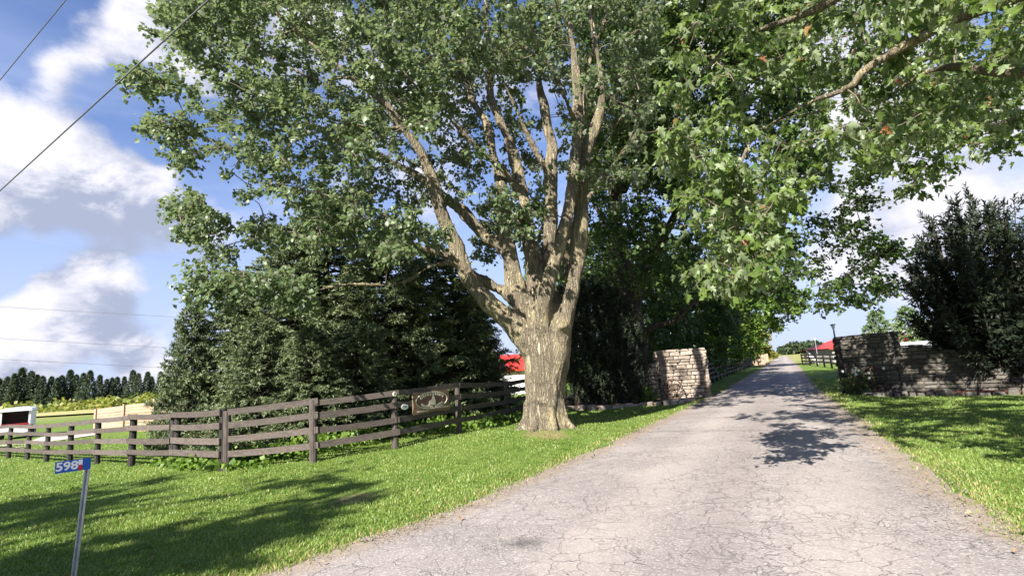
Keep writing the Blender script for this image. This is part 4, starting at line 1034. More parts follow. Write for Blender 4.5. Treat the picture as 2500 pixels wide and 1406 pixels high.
for k, a_ in enumerate((2.4, 3.4, 4.2, 5.0, 5.9, 0.3, 1.4)):             # root flares
    c_ = np.array([math.cos(a_), math.sin(a_), 0]); b_ = np.array([mb_[0], mb_[1], 0])
    zz = lambda v: np.array([v[0], v[1], float(GZ(v[0], v[1]))])
    wood.append((spline(np.array([b_ + c_ * .38 + [0, 0, .85], b_ + c_ * .47 + [0, 0, .48], zz(b_ + c_ * .66) + [0, 0, .04], zz(b_ + c_ * .9) - [0, 0, .08]]), 10), np.linspace(.16, .05, 10)))
kn = AT(1372, 792, Y0 - .62); wood.append((np.array([kn + [0, .45, -.25], kn + [0, .2, -.1], kn + [0, .0, 0], kn + [0, -.07, .03]]), np.array([.10, .15, .13, .06])))   # burl in the fork
joined_wood('trunk', wood, 0.040, M['bark'], maple, bark=0.042)
OUT_M = [(560, -260), (470, -40), (372, 30), (395, 110), (318, 178), (370, 235), (352, 290), (440, 330), (435, 390), (520, 400), (415, 470), (425, 530), (500, 575), (560, 612), (590, 560), (640, 600), (720, 600), (800, 625), (930, 640), (1010, 590), (1075, 560), (1100, 480), (1180, 470), (1230, 560), (1290, 590), (1300, 470), (1420, 460), (1500, 500), (1560, 430), (1590, 200), (1600, -260)]
WIN = [(1070, 600), (985, 420), (1010, 330), (1110, 285), (1190, 230), (1290, 190), (1385, 215), (1500, 290), (1480, 440), (1440, 700), (1250, 720), (1130, 660)]
r = np.random.default_rng(5)
Cc, Rc = AT(1090, 60, Y0 - .2), np.array([8.1, 5.5, 6.8])
q = rnd_unit(36000, r) * (r.uniform(0.0, 1, (36000, 1)) ** 0.40); q = Cc + q * Rc
px = PR(q); px[:, 0] += 0
vis = (px[:, 1] > -60) & (px[:, 0] > -100) & (px[:, 0] < 2600)
keep = np.where(vis, in_poly(px, OUT_M), r.uniform(size=len(q)) < 0.3)
w_ = in_poly(px, WIN); front = q[:, 1] < Y0 + .8
keep &= ~(w_ & (r.uniform(size=len(q)) > np.where(front, 0.05, 0.45)))
q = q[keep & (q[:, 2] > 3.0)]
# clumps: leaves gather in sprays with gaps between them
from mathutils import noise as mnoise
nzv = np.array([mnoise.noise(Vector((v[0] * .62, v[1] * .62, v[2] * 1.15))) for v in q]); q = q[nzv > 0.02][:1600]
ex = []
for x, y, dy, s_, n in [(505, 690, -3, 30, 10), (560, 680, -2.8, 22, 7), (635, 690, -2.6, 25, 8), (700, 690, -2.4, 22, 8), (740, 720, -2.3, 25, 8), (450, 500, -1.5, 26, 12), (510, 520, -1.4, 26, 10), (500, 570, -1.6, 14, 4), (545, 605, -1.6, 14, 5), (640, 570, -1, 30, 10),
                         (1270, 535, -1.2, 26, 10), (1290, 500, -1.1, 20, 6), (1210, 480, -.2, 25, 7), (1040, 545, -1.8, 30, 10), (880, 520, -1.6, 40, 14), (960, 590, -1.8, 30, 10), (800, 560, -1.8, 40, 14), (740, 470, -1.8, 45, 14), (1160, 395, 1.2, 30, 6), (1110, 465, .5, 14, 2), (1185, 555, 2.2, 24, 7), (1240, 520, 2.4, 28, 8), (1300, 560, 2.6, 26, 7), (1190, 610, 2.6, 20, 6), (1390, 580, 2.6, 20, 7), (1290, 640, 2.8, 22, 6), (1370, 650, 2.8, 16, 5), (1330, 470, 2.6, 24, 6), (1440, 420, -.8, 25, 7), (640, 20, -2, 40, 10),
                         (440, 60, -2.6, 30, 9), (500, 20, -2.4, 30, 9), (350, 190, -2.9, 16, 6), (400, 205, -2.7, 20, 8), (400, 300, -2.4, 18, 7), (460, 310, -2.2, 22, 8), (460, 385, -2.0, 16, 6)]:
    for _ in range(n): ex.append(AT(x + r.normal(0, s_), y + r.normal(0, s_ * .6), Y0 + dy + r.normal(0, .5)))
q = np.vstack([q, ex]); q = q[open_to_pier(q, r)]
nodes = np.vstack([P[len(P) // 3:] for P, Rr in wood[1:1 + len(LIMBS)]])
br = grow(nodes, q, r, 0.12, 0.013, 0.005)
V, F = tubes(br, 5); tag(obj('branches', V, F, M['twig'], maple), kind='stuff')
od = unit(q - (Cc - [0, 0, 3.0]))
tw = twigs(q, od, r, 5, 13, 0.38, 0.115, 0.8, 0.55, 0.7)
crown(maple, tw, LEAF4, M['leaf'], M['twig'])

# ------------------------------------------------------------------ maple behind the left gate pier, shading the drive
YB = 23.4
LB = [[(1560, 960, 0, 74), (1556, 860, 0, 62), (1545, 780, 0, 56), (1532, 700, 0, 50), (1512, 620, .2, 44), (1500, 520, .3, 38), (1510, 400, .4, 32), (1530, 280, .5, 26), (1540, 120, .5, 18), (1550, -60, .5, 10)],
      [(1545, 760, 0, 40), (1560, 690, -.5, 34), (1600, 620, -1, 26), (1650, 520, -1.5, 20), (1700, 430, -2, 14), (1760, 300, -2.4, 9)],
      [(1520, 470, .2, 24), (1560, 395, -.8, 20), (1610, 450, -1.8, 17), (1660, 500, -2.6, 14), (1722, 540, -4.4, 10), (1850, 590, -6.8, 7), (1980, 610, -8.4, 5), (2100, 620, -9.2, 3)],
      [(1558, 830, -.2, 24), (1590, 800, -.7, 18), (1650, 780, -1.2, 14), (1700, 735, -1.8, 10), (1800, 690, -2.6, 6)],
      [(1540, 300, .5, 18), (1640, 200, 0, 14), (1760, 120, -.6, 10), (1900, 60, -1.4, 5)],
      [(1525, 650, .1, 20), (1480, 560, .6, 15), (1440, 470, 1, 9)],
      [(1722, 540, -4.4, 10), (1850, 640, -6.8, 7), (1960, 690, -8.2, 5), (2070, 740, -9.2, 3)]]
bb = AT(1560, 955, YB)
mapB = thing('maple_tree', (bb[0], bb[1], 0), 'dark shady maple behind the left gate pier, its boughs reaching over the drive', 'tree', 'maples along the drive')
wB = limb_tubes(LB, YB); joined_wood('trunk', wB, 0.06, M['bark2'], mapB, 40, 0.03)
OUT_B = [(1400, -300), (1415, 300), (1430, 640), (1500, 700), (1560, 720), (1640, 735), (1760, 700), (1860, 720), (1920, 700), (1940, 640), (1930, 560), (1960, 450), (1990, 380), (1990, -300)]
CB, RB = AT(1700, 250, YB - 1.5), np.array([10.5, 6.5, 10.0])
q = rnd_unit(14000, r) * (r.uniform(0, 1, (14000, 1)) ** 0.42); q = CB + q * RB
q[:, 1] -= sstep(4, 10, q[:, 0]) * 7.0
px = PR(q); q = q[in_poly(px, OUT_B)]
q = q[np.array([mnoise.noise(Vector(v * 0.5)) for v in q]) > -0.28][:1900]
ex = []
for x, y, dy, s_, n in [(2125, 605, -9, 24, 14), (2060, 570, -9, 30, 14), (2075, 735, -9.2, 14, 9), (2020, 700, -9, 24, 12), (2140, 700, -9.2, 12, 6), (2090, 660, -9, 22, 9), (2160, 615, -9.2, 10, 8), (2150, 705, -9.2, 8, 5), (1960, 650, -8.4, 24, 14), (2070, 490, -8.8, 26, 14), (2000, 450, -8.6, 30, 14), (2095, 445, -9, 14, 6), (2060, 545, -9, 24, 8), (1990, 735, -8.6, 14, 5), (1950, 560, -8, 36, 18), (1900, 680, -8, 30, 10), (1850, 620, -7, 30, 12)]:
    for _ in range(n): ex.append(AT(x + r.normal(0, s_), y + r.normal(0, s_ * .6), YB + dy + r.normal(0, .7)))
q = q[open_to_pier(q, r)]; ex = np.array(ex)[r.uniform(size=len(ex)) < .8]
nodes = np.vstack([P[len(P) // 4:] for P, Rr in wB]); br = grow(nodes, np.vstack([q, ex]), r, 0.1, 0.013, 0.006)
V, F = tubes(br, 4); tag(obj('branches', V, F, M['bark2'], mapB), kind='stuff')
tw = twigs(q, unit(q - (CB - [0, 0, 4])), r, 5, 10, 0.62, 0.17, 0.8, 0.5, 0.6)
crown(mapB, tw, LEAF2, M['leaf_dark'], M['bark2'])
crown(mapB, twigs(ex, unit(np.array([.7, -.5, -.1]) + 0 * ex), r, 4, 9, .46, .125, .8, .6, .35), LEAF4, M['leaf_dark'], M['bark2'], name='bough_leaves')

# ------------------------------------------------------------------ near maple whose boughs hang in from the right
NB = np.array([9.3, 4.4, 0.0]); NBz = float(GZ(NB[0], NB[1]))
mapN = thing('maple_tree', (NB[0], NB[1], NBz), 'near maple at the right edge whose leafy boughs hang over the drive', 'tree')
def PW(*pts): return np.array([p if len(p) == 3 else AT(p[0], p[1], p[2]) for p in pts], float)
def limbN(pts, r0, r1): P = spline(np.array(pts), 26); return P, np.linspace(r0, r1, 26)
w3 = lambda *c: np.array(c, float); A_ = AT
wN = [limbN([w3(9.3, 4.4, -.2), w3(9.3, 4.45, 1.2), w3(9.25, 4.5, 2.6), w3(9.2, 4.5, 4.2), w3(9.0, 4.4, 6.5), w3(8.8, 4.3, 9.0)], .38, .16),
      limbN([w3(9.2, 4.5, 3.2), w3(8.2, 5.3, 4.3), A_(2480, 180, 6.3), A_(2309, 165, 6.6), A_(2200, 215, 6.8), A_(2080, 330, 7.2)], .12, .012),
      limbN([w3(9.2, 4.5, 4.4), w3(7.6, 5.0, 5.6), A_(2400, 20, 5.6), A_(2223, 106, 5.8), A_(2110, 172, 6.0), A_(2076, 212, 6.1), A_(1967, 256, 6.3), A_(1860, 320, 6.2), A_(1800, 420, 5.9)], .12, .01),
      limbN([w3(9.1, 4.5, 5.6), w3(7.0, 5.0, 6.8), A_(2250, -130, 5.4), A_(1984, 27, 6.0), A_(1831, 85, 6.4), A_(1700, 190, 6.6), A_(1640, 280, 6.8)], .12, .01),
      limbN([w3(9.2, 4.5, 3.4), w3(9.0, 6.5, 4.6), A_(2560, 250, 8.2), A_(2400, 330, 8.4), A_(2260, 390, 8.6)], .1, .01),
      limbN([A_(1830, 350, 6.0), A_(1790, 440, 5.7), A_(1760, 540, 5.6), A_(1840, 620, 5.5)], .018, .006),
      limbN([w3(9.0, 4.4, 6.5), w3(6.4, 3.0, 8.2), w3(4.0, 2.2, 8.8), w3(2.4, 2.6, 8.9)], .12, .02),
      limbN([w3(9.0, 4.4, 6.0), w3(9.0, 8.0, 7.6), w3(9.2, 11.5, 7.4)], .12, .02),
      limbN([w3(9.0, 4.4, 5.5), w3(11.5, 2.5, 7.0), w3(13, 1, 8)], .12, .02)]
joined_wood('trunk', wN[:5] + wN[6:], 0.042, M['bark'], mapN, 80, 0.012)
V, F = tube(*wN[5], 6); obj('bough', V, F, M['twig'], mapN)
def fill(poly, n, y0, y1, r):
    poly = np.array(poly, float); lo, hi = poly.min(0), poly.max(0); out = []
    while len(out) < n:
        c_ = r.uniform(lo, hi, (400, 2)); c_ = c_[in_poly(c_, poly)]
        for x, y in c_[:n - len(out)]: out.append(A_(x, y, r.uniform(y0, y1)))
    return np.array(out)
P1 = fill([(1660, -140), (2620, -140), (2620, 300), (2420, 330), (2300, 400), (2230, 400), (2100, 380), (1960, 330), (1720, 330), (1640, 180)], 210, 5.2, 9.0, r)
P6 = fill([(1950, -160), (2640, -160), (2640, 250), (2430, 300), (2300, 380), (2200, 400), (2080, 380), (1950, 250)], 170, 9.0, 13.0, r)
keepn = np.array([mnoise.noise(Vector(v * 0.9) + Vector((3, 1, 7))) for v in P1]) > -0.13; P1 = P1[keepn]; P1 = np.vstack([P1, P6])
P2 = fill([(1650, 300), (1900, 300), (1935, 470), (1900, 640), (1800, 650), (1730, 590), (1690, 450)], 46, 5.2, 6.6, r)
P3 = fill([(2150, -120), (2640, -120), (2640, 60), (2200, 40)], 13, 3.6, 4.4, r)
P5 = np.array([A_(x, y, d_) for x, y, d_ in ((2232, 425, 8.2), (2228, 455, 8.2), (2300, 400, 8.3), (2390, 350, 8.2), (2480, 350, 7.6), (1850, 655, 5.4), (1810, 668, 5.4), (1745, 640, 5.3), (1830, 600, 5.4), (1880, 600, 5.5))])
q4 = rnd_unit(1500, r) * (r.uniform(0.2, 1, (1500, 1)) ** 0.45); q4 = np.array([8.2, 4.4, 7.2]) + q4 * np.array([6.6, 6.4, 3.9])
pq = PR(q4); inf = (pq[:, 0] > -100) & (pq[:, 0] < 2900) & (pq[:, 1] > -320) & (pq[:, 1] < 1500)
q4 = np.vstack([q4[~inf & (q4[:, 2] > 3.2)][:900], np.array([10.8, 10.8, 7.2]) + rnd_unit(190, r) * r.uniform(.2, 1, (190, 1)) * np.array([3.8, 3.2, 1.5])]); q4 = q4[np.array([mnoise.noise(Vector(v * 0.45)) for v in q4]) > -0.08][-480:]
q5 = np.vstack([np.array([1.7, 6.0, 6.6]) + rnd_unit(130, r) * r.uniform(.2, 1, (130, 1)) * np.array([2.2, 1.6, .9]), np.array([3.4, 8.4, 8.0]) + rnd_unit(130, r) * r.uniform(.2, 1, (130, 1)) * np.array([2.2, 1.8, 1.0])])
pq = PR(q5); q5 = q5[pq[:, 1] < -190][:130]; q4 = np.vstack([q4, q5])
q = np.vstack([P1, P2, P3, P5]); nodes = np.vstack([P[5:] for P, Rr in wN])
br = grow(nodes, np.vstack([q, q4]), r, 0.1, 0.010, 0.0035)
V, F = tubes(br, 5); tag(obj('branches', V, F, M['twig'], mapN), kind='stuff')
twA = twigs(q, unit(np.array([-.6, .3, -.45]) + 0 * q), r, 4, 11, 0.36, 0.102, 0.9, 0.9, 0.6)
twB = twigs(q4, unit(q4 - np.array([8.5, 4.4, 5.0])), r, 5, 8, 0.55, 0.17, 0.8, 0.6, 0.6)
pq = PR(twA[1]); cand = np.where((pq[:, 0] > 20) & (pq[:, 0] < 2480) & (pq[:, 1] > 10) & (pq[:, 1] < 1390), twA[4] / twA[1][:, 1], 0)
top = np.argsort(-cand)[:300]; mask = np.ones(len(twA[1]), bool); mask[top] = False
twA2 = (twA[0],) + tuple(a_[mask] for a_ in twA[1:])
crown(mapN, twA2, LEAF14, M['leaf_near'], M['twig'])
crown(mapN, twB, LEAF4, M['leaf_near'], M['twig'], name='upper_crown')
LV = []
for k in range(8):
    T = LEAF14[0].copy(); rr_ = np.random.default_rng(300 + k); T[:, 2] += 0.10 * rr_.normal() * T[:, 0] ** 2 * 4 + 0.12 * rr_.uniform(-1, .3) * T[:, 1] ** 2
    me = mesh_of('leaf', T, LEAF14[1], np.full(len(T), (k + .5) / 8 if k < 7 else 0.985)); me.materials.append(M['leaf_near']); LV.append(me)
inv = world_of(mapN).inverted()
for i in top:
    d_ = unit(twA[2][i]); s_ = unit(np.cross(d_, twA[3][i])); n_ = np.cross(s_, d_)
    m4 = Matrix(np.stack([s_, d_, n_], 1).tolist()).to_4x4() @ Matrix.Scale(float(twA[4][i]), 4); m4.translation = Vector(twA[1][i])
    v_ = twA[5][i]; o = bpy.data.objects.new('leaf', LV[7] if v_ > .98 else LV[min(6, int(v_ * 8))]); COL.objects.link(o); o.parent = mapN; o.matrix_basis = inv @ m4

# ------------------------------------------------------------------ rounder trees: avenue maples, off frame shade tree
def round_tree(name, base, height, crown_c, crown_r, label, cat, group, leafm, barkm, n, tmpl=LEAF2, ls=0.2, ntw=5, nl=9, tl=0.7, seed=0, tr=0.3, gap=-0.15):
    r = np.random.default_rng(seed); b = np.array([base[0], base[1], float(GZ(base[0], base[1]))])
    o = thing(name, b, label, cat, group); c = b + np.array(crown_c, float)
    top_ = c + [0, 0, crown_r[2] * .6]
    wd = [(spline(np.array([b - [0, 0, .2], b + (c - b) * .35 + r.normal(0, .1, 3), c - [0, 0, crown_r[2] * .2], top_]), 18), np.linspace(tr, tr * .2, 18))]
    for k in range(9):
        a_ = k * 2.4 + r.uniform(-.3, .3); u = r.uniform(.3, .75); s_ = b + (c - b) * u * 0.9
        e = c + np.array([math.cos(a_) * crown_r[0] * .75, math.sin(a_) * crown_r[1] * .75, crown_r[2] * r.uniform(-.6, .5)])
        wd.append((spline(np.array([s_, s_ * .5 + e * .5 + [0, 0, -.2], e]), 12), np.linspace(tr * .45, .03, 12)))
    V, F = tubes(wd, 7); obj('trunk', V, F, barkm, o, None, True)
    q = rnd_unit(n * 5, r) * (r.uniform(0.15, 1, (n * 5, 1)) ** 0.38); q = c + q * np.array(crown_r)
    q = q[np.array([mnoise.noise(Vector(v * (2.6 / crown_r[0])) + Vector((seed, 0, 0))) for v in q]) > gap]
    q = q[q[:, 2] > b[2] + .6][:n]
    br = grow(np.vstack([P for P, _ in wd]), q, r, 0.1, 0.012, 0.006); V, F = tubes(br, 3); tag(obj('branches', V, F, barkm, o), kind='stuff')
    crown(o, twigs(q, unit(q - (c - [0, 0, crown_r[2] * .5])), r, ntw, nl, tl, ls, .8, .45, .6), tmpl, leafm, barkm)
    return o
gA = 'maples along the drive'
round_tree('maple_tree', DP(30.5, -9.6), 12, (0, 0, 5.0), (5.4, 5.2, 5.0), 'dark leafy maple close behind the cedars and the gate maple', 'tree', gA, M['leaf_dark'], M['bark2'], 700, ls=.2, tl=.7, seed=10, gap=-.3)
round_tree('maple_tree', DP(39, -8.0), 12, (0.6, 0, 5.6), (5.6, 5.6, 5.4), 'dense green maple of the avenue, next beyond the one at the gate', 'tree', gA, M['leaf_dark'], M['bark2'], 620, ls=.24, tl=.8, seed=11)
round_tree('maple_tree', DP(52, -7.2), 12, (0.8, 0, 5.2), (5.2, 5.2, 5.0), 'bright sunlit green maple midway along the avenue', 'tree', gA, M['leaf_bright'], M['bark2'], 560, ls=.26, tl=.8, seed=12)
round_tree('maple_tree', DP(66, -5.6), 12, (3.4, -1.0, 7.6), (5.6, 5.0, 3.9), 'pale green tree of the avenue leaning its bough out over the drive', 'tree', gA, M['leaf_bright'], M['bark2'], 420, ls=.28, tl=.9, seed=13, gap=-.02)
round_tree('maple_tree', DP(84, -7.5), 10, (0, 0, 4.6), (5.0, 5.0, 4.4), 'green tree far up the avenue behind the yellowing one', 'tree', gA, M['leaf_bright'], M['bark2'], 320, ls=.34, tl=.9, seed=14)
round_tree('yellowing_tree', DP(97, -5.6), 8, (0, 0, 3.6), (4.2, 4.2, 3.6), 'small yellowing tree at the far end of the avenue', 'tree', gA, M['leaf_yellow'], M['bark2'], 260, ls=.36, tl=.8, seed=15)
round_tree('yellow_bush', DP(118, -4.6), 4, (0, 0, 1.3), (3.6, 3.6, 1.4), 'low yellow bush at the far end of the drive', 'bush', None, M['leaf_yellow'], M['bark2'], 130, ls=.3, tl=.6, seed=16, tr=.08)
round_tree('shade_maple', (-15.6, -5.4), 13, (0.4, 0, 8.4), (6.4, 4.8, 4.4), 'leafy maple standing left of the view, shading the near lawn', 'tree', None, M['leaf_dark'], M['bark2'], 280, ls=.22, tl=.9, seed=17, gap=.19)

# ------------------------------------------------------------------ conifers
def needle_spray(P, D, r, nper, length, width, droop=.35):
    """needle-clad twigs: P start points, D directions; every twig is a star of thin tapering blades"""
    n = len(P); k = nper
    u = np.linspace(0.05, 1, k)[None, :, None]
    L = (length * r.uniform(.7, 1.25, n))[:, None, None]
    base = P[:, None] + D[:, None] * u * L
    side = r.normal(size=(n, k, 3)); side -= D[:, None] * np.sum(side * D[:, None], -1, keepdims=True); side = unit(side)
    nd = unit(D[:, None] * .75 + side * .8 + np.array([0, 0, -droop * .3]))
    ln = width * r.uniform(.7, 1.3, (n, k, 1)); wv = unit(np.cross(nd, r.normal(size=(n, k, 3)))) * ln * .17
    V = np.stack([base - wv, base + wv, base + nd * ln + wv * .35, base + nd * ln - wv * .35], 2).reshape(-1, 3)
    F = np.arange(len(V)).reshape(-1, 4)
    return V, F
def spruce_mesh(h, rad, seed, nb=150, sub=9, nper=9, low=0.06, blade=.11, tipup=.12, twl=.34, shape=0.85):
    r = np.random.default_rng(seed); Vs, Fs, vs, o = [], [], [], 0; wd = [(np.array([[0, 0, -.2], [0, 0, h * .5], [0, 0, h]]), np.array([.028 * h ** .9, .018 * h ** .9, .012]))]
    for i in range(nb):
        t_ = low + (1 - low) * (i + r.uniform(0, 1)) / nb; z = h * t_; L = rad * ((1 - t_) ** shape) * r.uniform(.72, 1.12) + .12
        a = i * 2.399 + r.uniform(-.4, .4); d = np.array([math.cos(a), math.sin(a), 0])
        rise = .32 * t_ - .22
        u = np.linspace(0, 1, 6)[:, None]
        B = np.array([0, 0, z]) + d * L * u + np.array([0, 0, 1]) * L * (rise * u - .28 * u ** 2 * (1 - t_ * .6) + tipup * u ** 4)
        wd.append((B, np.linspace(.012 + .012 * L, .004, 6)))
        ns = max(5, int(sub * L / (rad * .5)))
        uu = r.uniform(.12, 1, ns) ** .75; s0 = np.stack([np.interp(uu, u[:, 0], B[:, c]) for c in range(3)], 1)
        sd = np.array([-d[1], d[0], 0]); sg = np.where(r.uniform(size=ns) < .5, -1, 1)[:, None]
        D = unit(d * .8 + sd * sg * r.uniform(.1, 1.0, (ns, 1)) + np.array([0, 0, 1]) * r.normal(-.12, .22, (ns, 1)))
        V, F = needle_spray(s0, D, r, nper, twl * (0.5 + 0.5 * (1 - t_)), blade); Vs.append(V); Fs.append(F + o); o += len(V)
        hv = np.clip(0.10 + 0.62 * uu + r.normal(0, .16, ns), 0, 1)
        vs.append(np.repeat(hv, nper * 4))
    n = 14; V, F = needle_spray(np.array([[0, 0, h - .35 + .03 * k] for k in range(n)]), unit(np.column_stack([r.normal(0, .5, n), r.normal(0, .5, n), np.full(n, .9)])), r, nper, .2, blade); Vs.append(V); Fs.append(F + o); vs.append(np.full(len(V), .7))
    cm = mesh_of('crown', np.concatenate(Vs), np.concatenate(Fs), np.concatenate(vs))
    tv, tf = tubes(wd, 5); tm = mesh_of('trunk', tv, tf)
    return cm, tm
def spruce(name, base, meshes, label, group, mats, rz=0.0, sc=(1, 1, 1), cat='spruce'):
    t_ = thing(name, (base[0], base[1], float(GZ(base[0], base[1]))), label, cat, group, rz); t_.scale = sc
    a = link('crown', meshes[0], mats[0], t_); tag(a, kind='stuff'); b = link('trunk', meshes[1], mats[1], t_)
    return t_
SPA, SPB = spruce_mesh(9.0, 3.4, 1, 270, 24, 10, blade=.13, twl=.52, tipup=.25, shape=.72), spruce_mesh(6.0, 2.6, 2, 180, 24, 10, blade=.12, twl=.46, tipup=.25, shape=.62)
gS = 'spruces behind the board fence'
def sp(px, py_top, Y, mesh, h0, lab, rz, wide=1.0):
    p = AT(px, 1000, Y); zt = AT(px, py_top, Y)[2] - float(GZ(p[0], p[1])); k = zt / h0
    spruce('spruce_tree', p, mesh, lab, gS, (M['needle'], M['bark2']), rz, (k * wide if k * wide > .2 else .2, k * wide, k))
sp(462, 748, 16.6, SPB, 6.0, 'leftmost small spruce of the screen behind the fence', .3, .62)
sp(570, 705, 17.6, SPB, 6.0, 'small spruce second from the left behind the fence', 1.7, .95)
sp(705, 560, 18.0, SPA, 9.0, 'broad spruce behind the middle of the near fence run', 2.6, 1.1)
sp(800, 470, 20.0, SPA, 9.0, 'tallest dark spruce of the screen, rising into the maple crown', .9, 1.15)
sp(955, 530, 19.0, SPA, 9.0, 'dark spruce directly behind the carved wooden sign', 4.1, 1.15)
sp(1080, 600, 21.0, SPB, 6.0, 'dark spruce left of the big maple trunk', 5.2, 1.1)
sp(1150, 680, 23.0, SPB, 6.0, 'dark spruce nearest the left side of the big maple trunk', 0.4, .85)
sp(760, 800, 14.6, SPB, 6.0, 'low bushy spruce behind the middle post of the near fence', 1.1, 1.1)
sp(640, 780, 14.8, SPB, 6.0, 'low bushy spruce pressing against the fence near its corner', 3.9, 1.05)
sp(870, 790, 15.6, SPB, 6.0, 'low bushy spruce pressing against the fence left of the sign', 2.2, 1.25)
# columnar cedars in front of the low wall
def cedar_mesh(h, rad, seed, n=520, blade=.07, lean=.0):
    r = np.random.default_rng(seed); z = h * r.uniform(0.02, 1, n) ** .9; t_ = z / h
    rr_ = rad * (np.sin(np.clip(t_ * 2.6 + .45, 0, math.pi)) ** .6) * r.uniform(.55, 1.05, n); a = r.uniform(0, 2 * math.pi, n)
    P = np.column_stack([np.cos(a) * rr_, np.sin(a) * rr_, z]); D = unit(np.column_stack([np.cos(a) * .35, np.sin(a) * .35, np.full(n, 1.0)]) + r.normal(0, .25, (n, 3)))
    V, F = needle_spray(P, D, r, 14, .42, blade, 0)
    cm = mesh_of('crown', V, F, np.repeat(np.clip(r.normal(.4, .25, n), 0, 1), 56)); tv, tf = tubes([(np.array([[0, 0, -.2], [0, 0, h * .5], [0, 0, h * .9]]), np.array([.12, .08, .02]))], 6)
    return cm, mesh_of('trunk', tv, tf)
CE = cedar_mesh(4.0, .95, 31, 800, .10)
for i, (px, pt, Y, w_, lab) in enumerate(((1412, 715, 20.6, 1.0, 'dark upright cedar just right of the big maple trunk'), (1455, 700, 20.9, 1.05, 'dark upright cedar second from the big maple trunk'), (1500, 712, 21.0, 1.1, 'dark upright cedar third from the big maple trunk'), (1538, 745, 21.2, .9, 'dark upright cedar nearest the sunlit pier'))):
    p = AT(px, 980, Y); k = AT(px, pt, Y)[2] / 4.0
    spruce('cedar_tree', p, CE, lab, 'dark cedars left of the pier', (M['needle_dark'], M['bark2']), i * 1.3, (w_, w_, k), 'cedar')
# big dark upright evergreen on the right, many plumes from one foot
def plume_tree(px, Y, ztop, rad, label, seed, n=90):
    r = np.random.default_rng(seed); b = AT(px, 940, Y); b = np.array([b[0], b[1], 0.0])
    t_ = thing('upright_evergreen', b, label, 'evergreen', 'dark evergreens at the right'); wd, P, D, hv = [], [], [], []
    for i in range(n):
        a = i * 2.399; q_ = math.sqrt((i + .5) / n); top_ = np.array([math.cos(a) * rad * q_, math.sin(a) * rad * q_, ztop * (1 - .42 * q_ ** 2.2) * r.uniform(.86, 1.04)])
        if i % 3 == 2: top_[2] *= r.uniform(.35, .75)
        st = np.array([math.cos(a) * .15, math.sin(a) * .15, .2 + .6 * (1 - q_)])
        B = spline(np.array([st, st * .45 + top_ * .55 * [1.2, 1.2, .95], top_]), 9) + b
        wd.append((B, np.linspace(.05, .008, 9)))
        ns = 62; uu = r.uniform(.10, 1, ns); s0 = np.stack([np.interp(uu, np.linspace(0, 1, 9), B[:, c]) for c in range(3)], 1)
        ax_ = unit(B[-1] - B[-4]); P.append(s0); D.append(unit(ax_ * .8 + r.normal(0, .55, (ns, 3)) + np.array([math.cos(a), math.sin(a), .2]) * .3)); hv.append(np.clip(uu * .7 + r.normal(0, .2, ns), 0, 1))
    P, D, hv = np.concatenate(P), np.concatenate(D), np.concatenate(hv)
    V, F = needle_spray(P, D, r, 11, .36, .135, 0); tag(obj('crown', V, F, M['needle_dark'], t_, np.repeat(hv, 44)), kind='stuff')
    V, F = tubes(wd, 5); obj('stems', V, F, M['bark2'], t_)
    return t_
plume_tree(2455, 16.8, 6.25, 2.15, 'big dark upright evergreen rising in front of the right stone wall', 51, 110)
plume_tree(2660, 16.2, 5.0, 2.0, 'second dark evergreen at the right edge of the view', 52, 44)
# far rows of conifers
FAR = [spruce_mesh(11, 2.7, 60 + k, 130, 6, 7, low=.03, blade=.42, twl=.6, shape=.95) for k in range(4)]
r = np.random.default_rng(91)
ORD = 'first second third fourth fifth sixth seventh eighth ninth tenth eleventh twelfth thirteenth fourteenth fifteenth sixteenth seventeenth eighteenth nineteenth twentieth twenty-first twenty-second twenty-third twenty-fourth twenty-fifth'.split()
ORD += ['twenty-sixth', 'twenty-seventh', 'twenty-eighth', 'twenty-ninth']
xs_ = np.arange(-70, 450, 17.0)
for i, px in enumerate(xs_):
    Y = 128 + r.uniform(-5, 5); p = AT(px + r.uniform(-5, 5), 985, Y); zt = AT(px, 914 + r.uniform(-10, 10) + 6 * math.sin(i * .7), Y)[2] - float(GZ(p[0], p[1])); k = zt / 11
    spruce('far_spruce', p, FAR[(i * 3 + i // 4) % 4], ('dark spruce of the far row across the left field, ' + (ORD[i - 4] + ' from the left edge') if i > 3 else 'dark spruce of the far row, ' + ORD[i] + ' of those left of the view'), 'row of far spruces', (M['needle_far'], M['bark2']), r.uniform(0, 6.28), (k * 1.1, k * 1.1, k))
PAL = spruce_mesh(6, 2.4, 71, 90, 8, 7, low=.04, blade=.32, twl=.6, shape=.62)
for px, pt, Y, w_, lab in ((2150, 762, 46, 1.0, 'pale green pine standing left of its pair beyond the right pier'), (2228, 752, 48, 1.15, 'broad pale pine right of its pair beyond the right wall'), (2275, 790, 44, 1.0, 'pale pine half hidden behind the dark evergreen')):
    p = AT(px, 850, Y); k = AT(px, pt, Y)[2] / 6
    spruce('pale_pine', p, PAL, lab, 'pale pines beyond the right wall', (M['needle_pale'], M['bark2']), px * .01, (k * w_, k * w_, k), 'pine')
# woods on the horizon
for i, (px, pt, Y) in enumerate(((1926, 842, 330), (1940, 836, 320), (1955, 834, 325), (1970, 838, 315), (1985, 833, 330), (2002, 836, 330), (1912, 846, 340))):
    p = AT(px, 856, Y); zt = AT(px, pt, Y)[2]
    round_tree('far_tree', p[:2], zt, (0, 0, zt * .55), (zt * .5, zt * .5, zt * .47), ('round dark tree of the far wood on the horizon, ' + ('fourth', 'third', 'second', 'sixth', 'fifth', 'seventh', 'first')[i] + ' from the left'), 'tree', 'far wood on the horizon', M['needle_far'], M['bark2'], 60, ls=1.3, ntw=3, nl=6, tl=1.2, seed=200 + i)
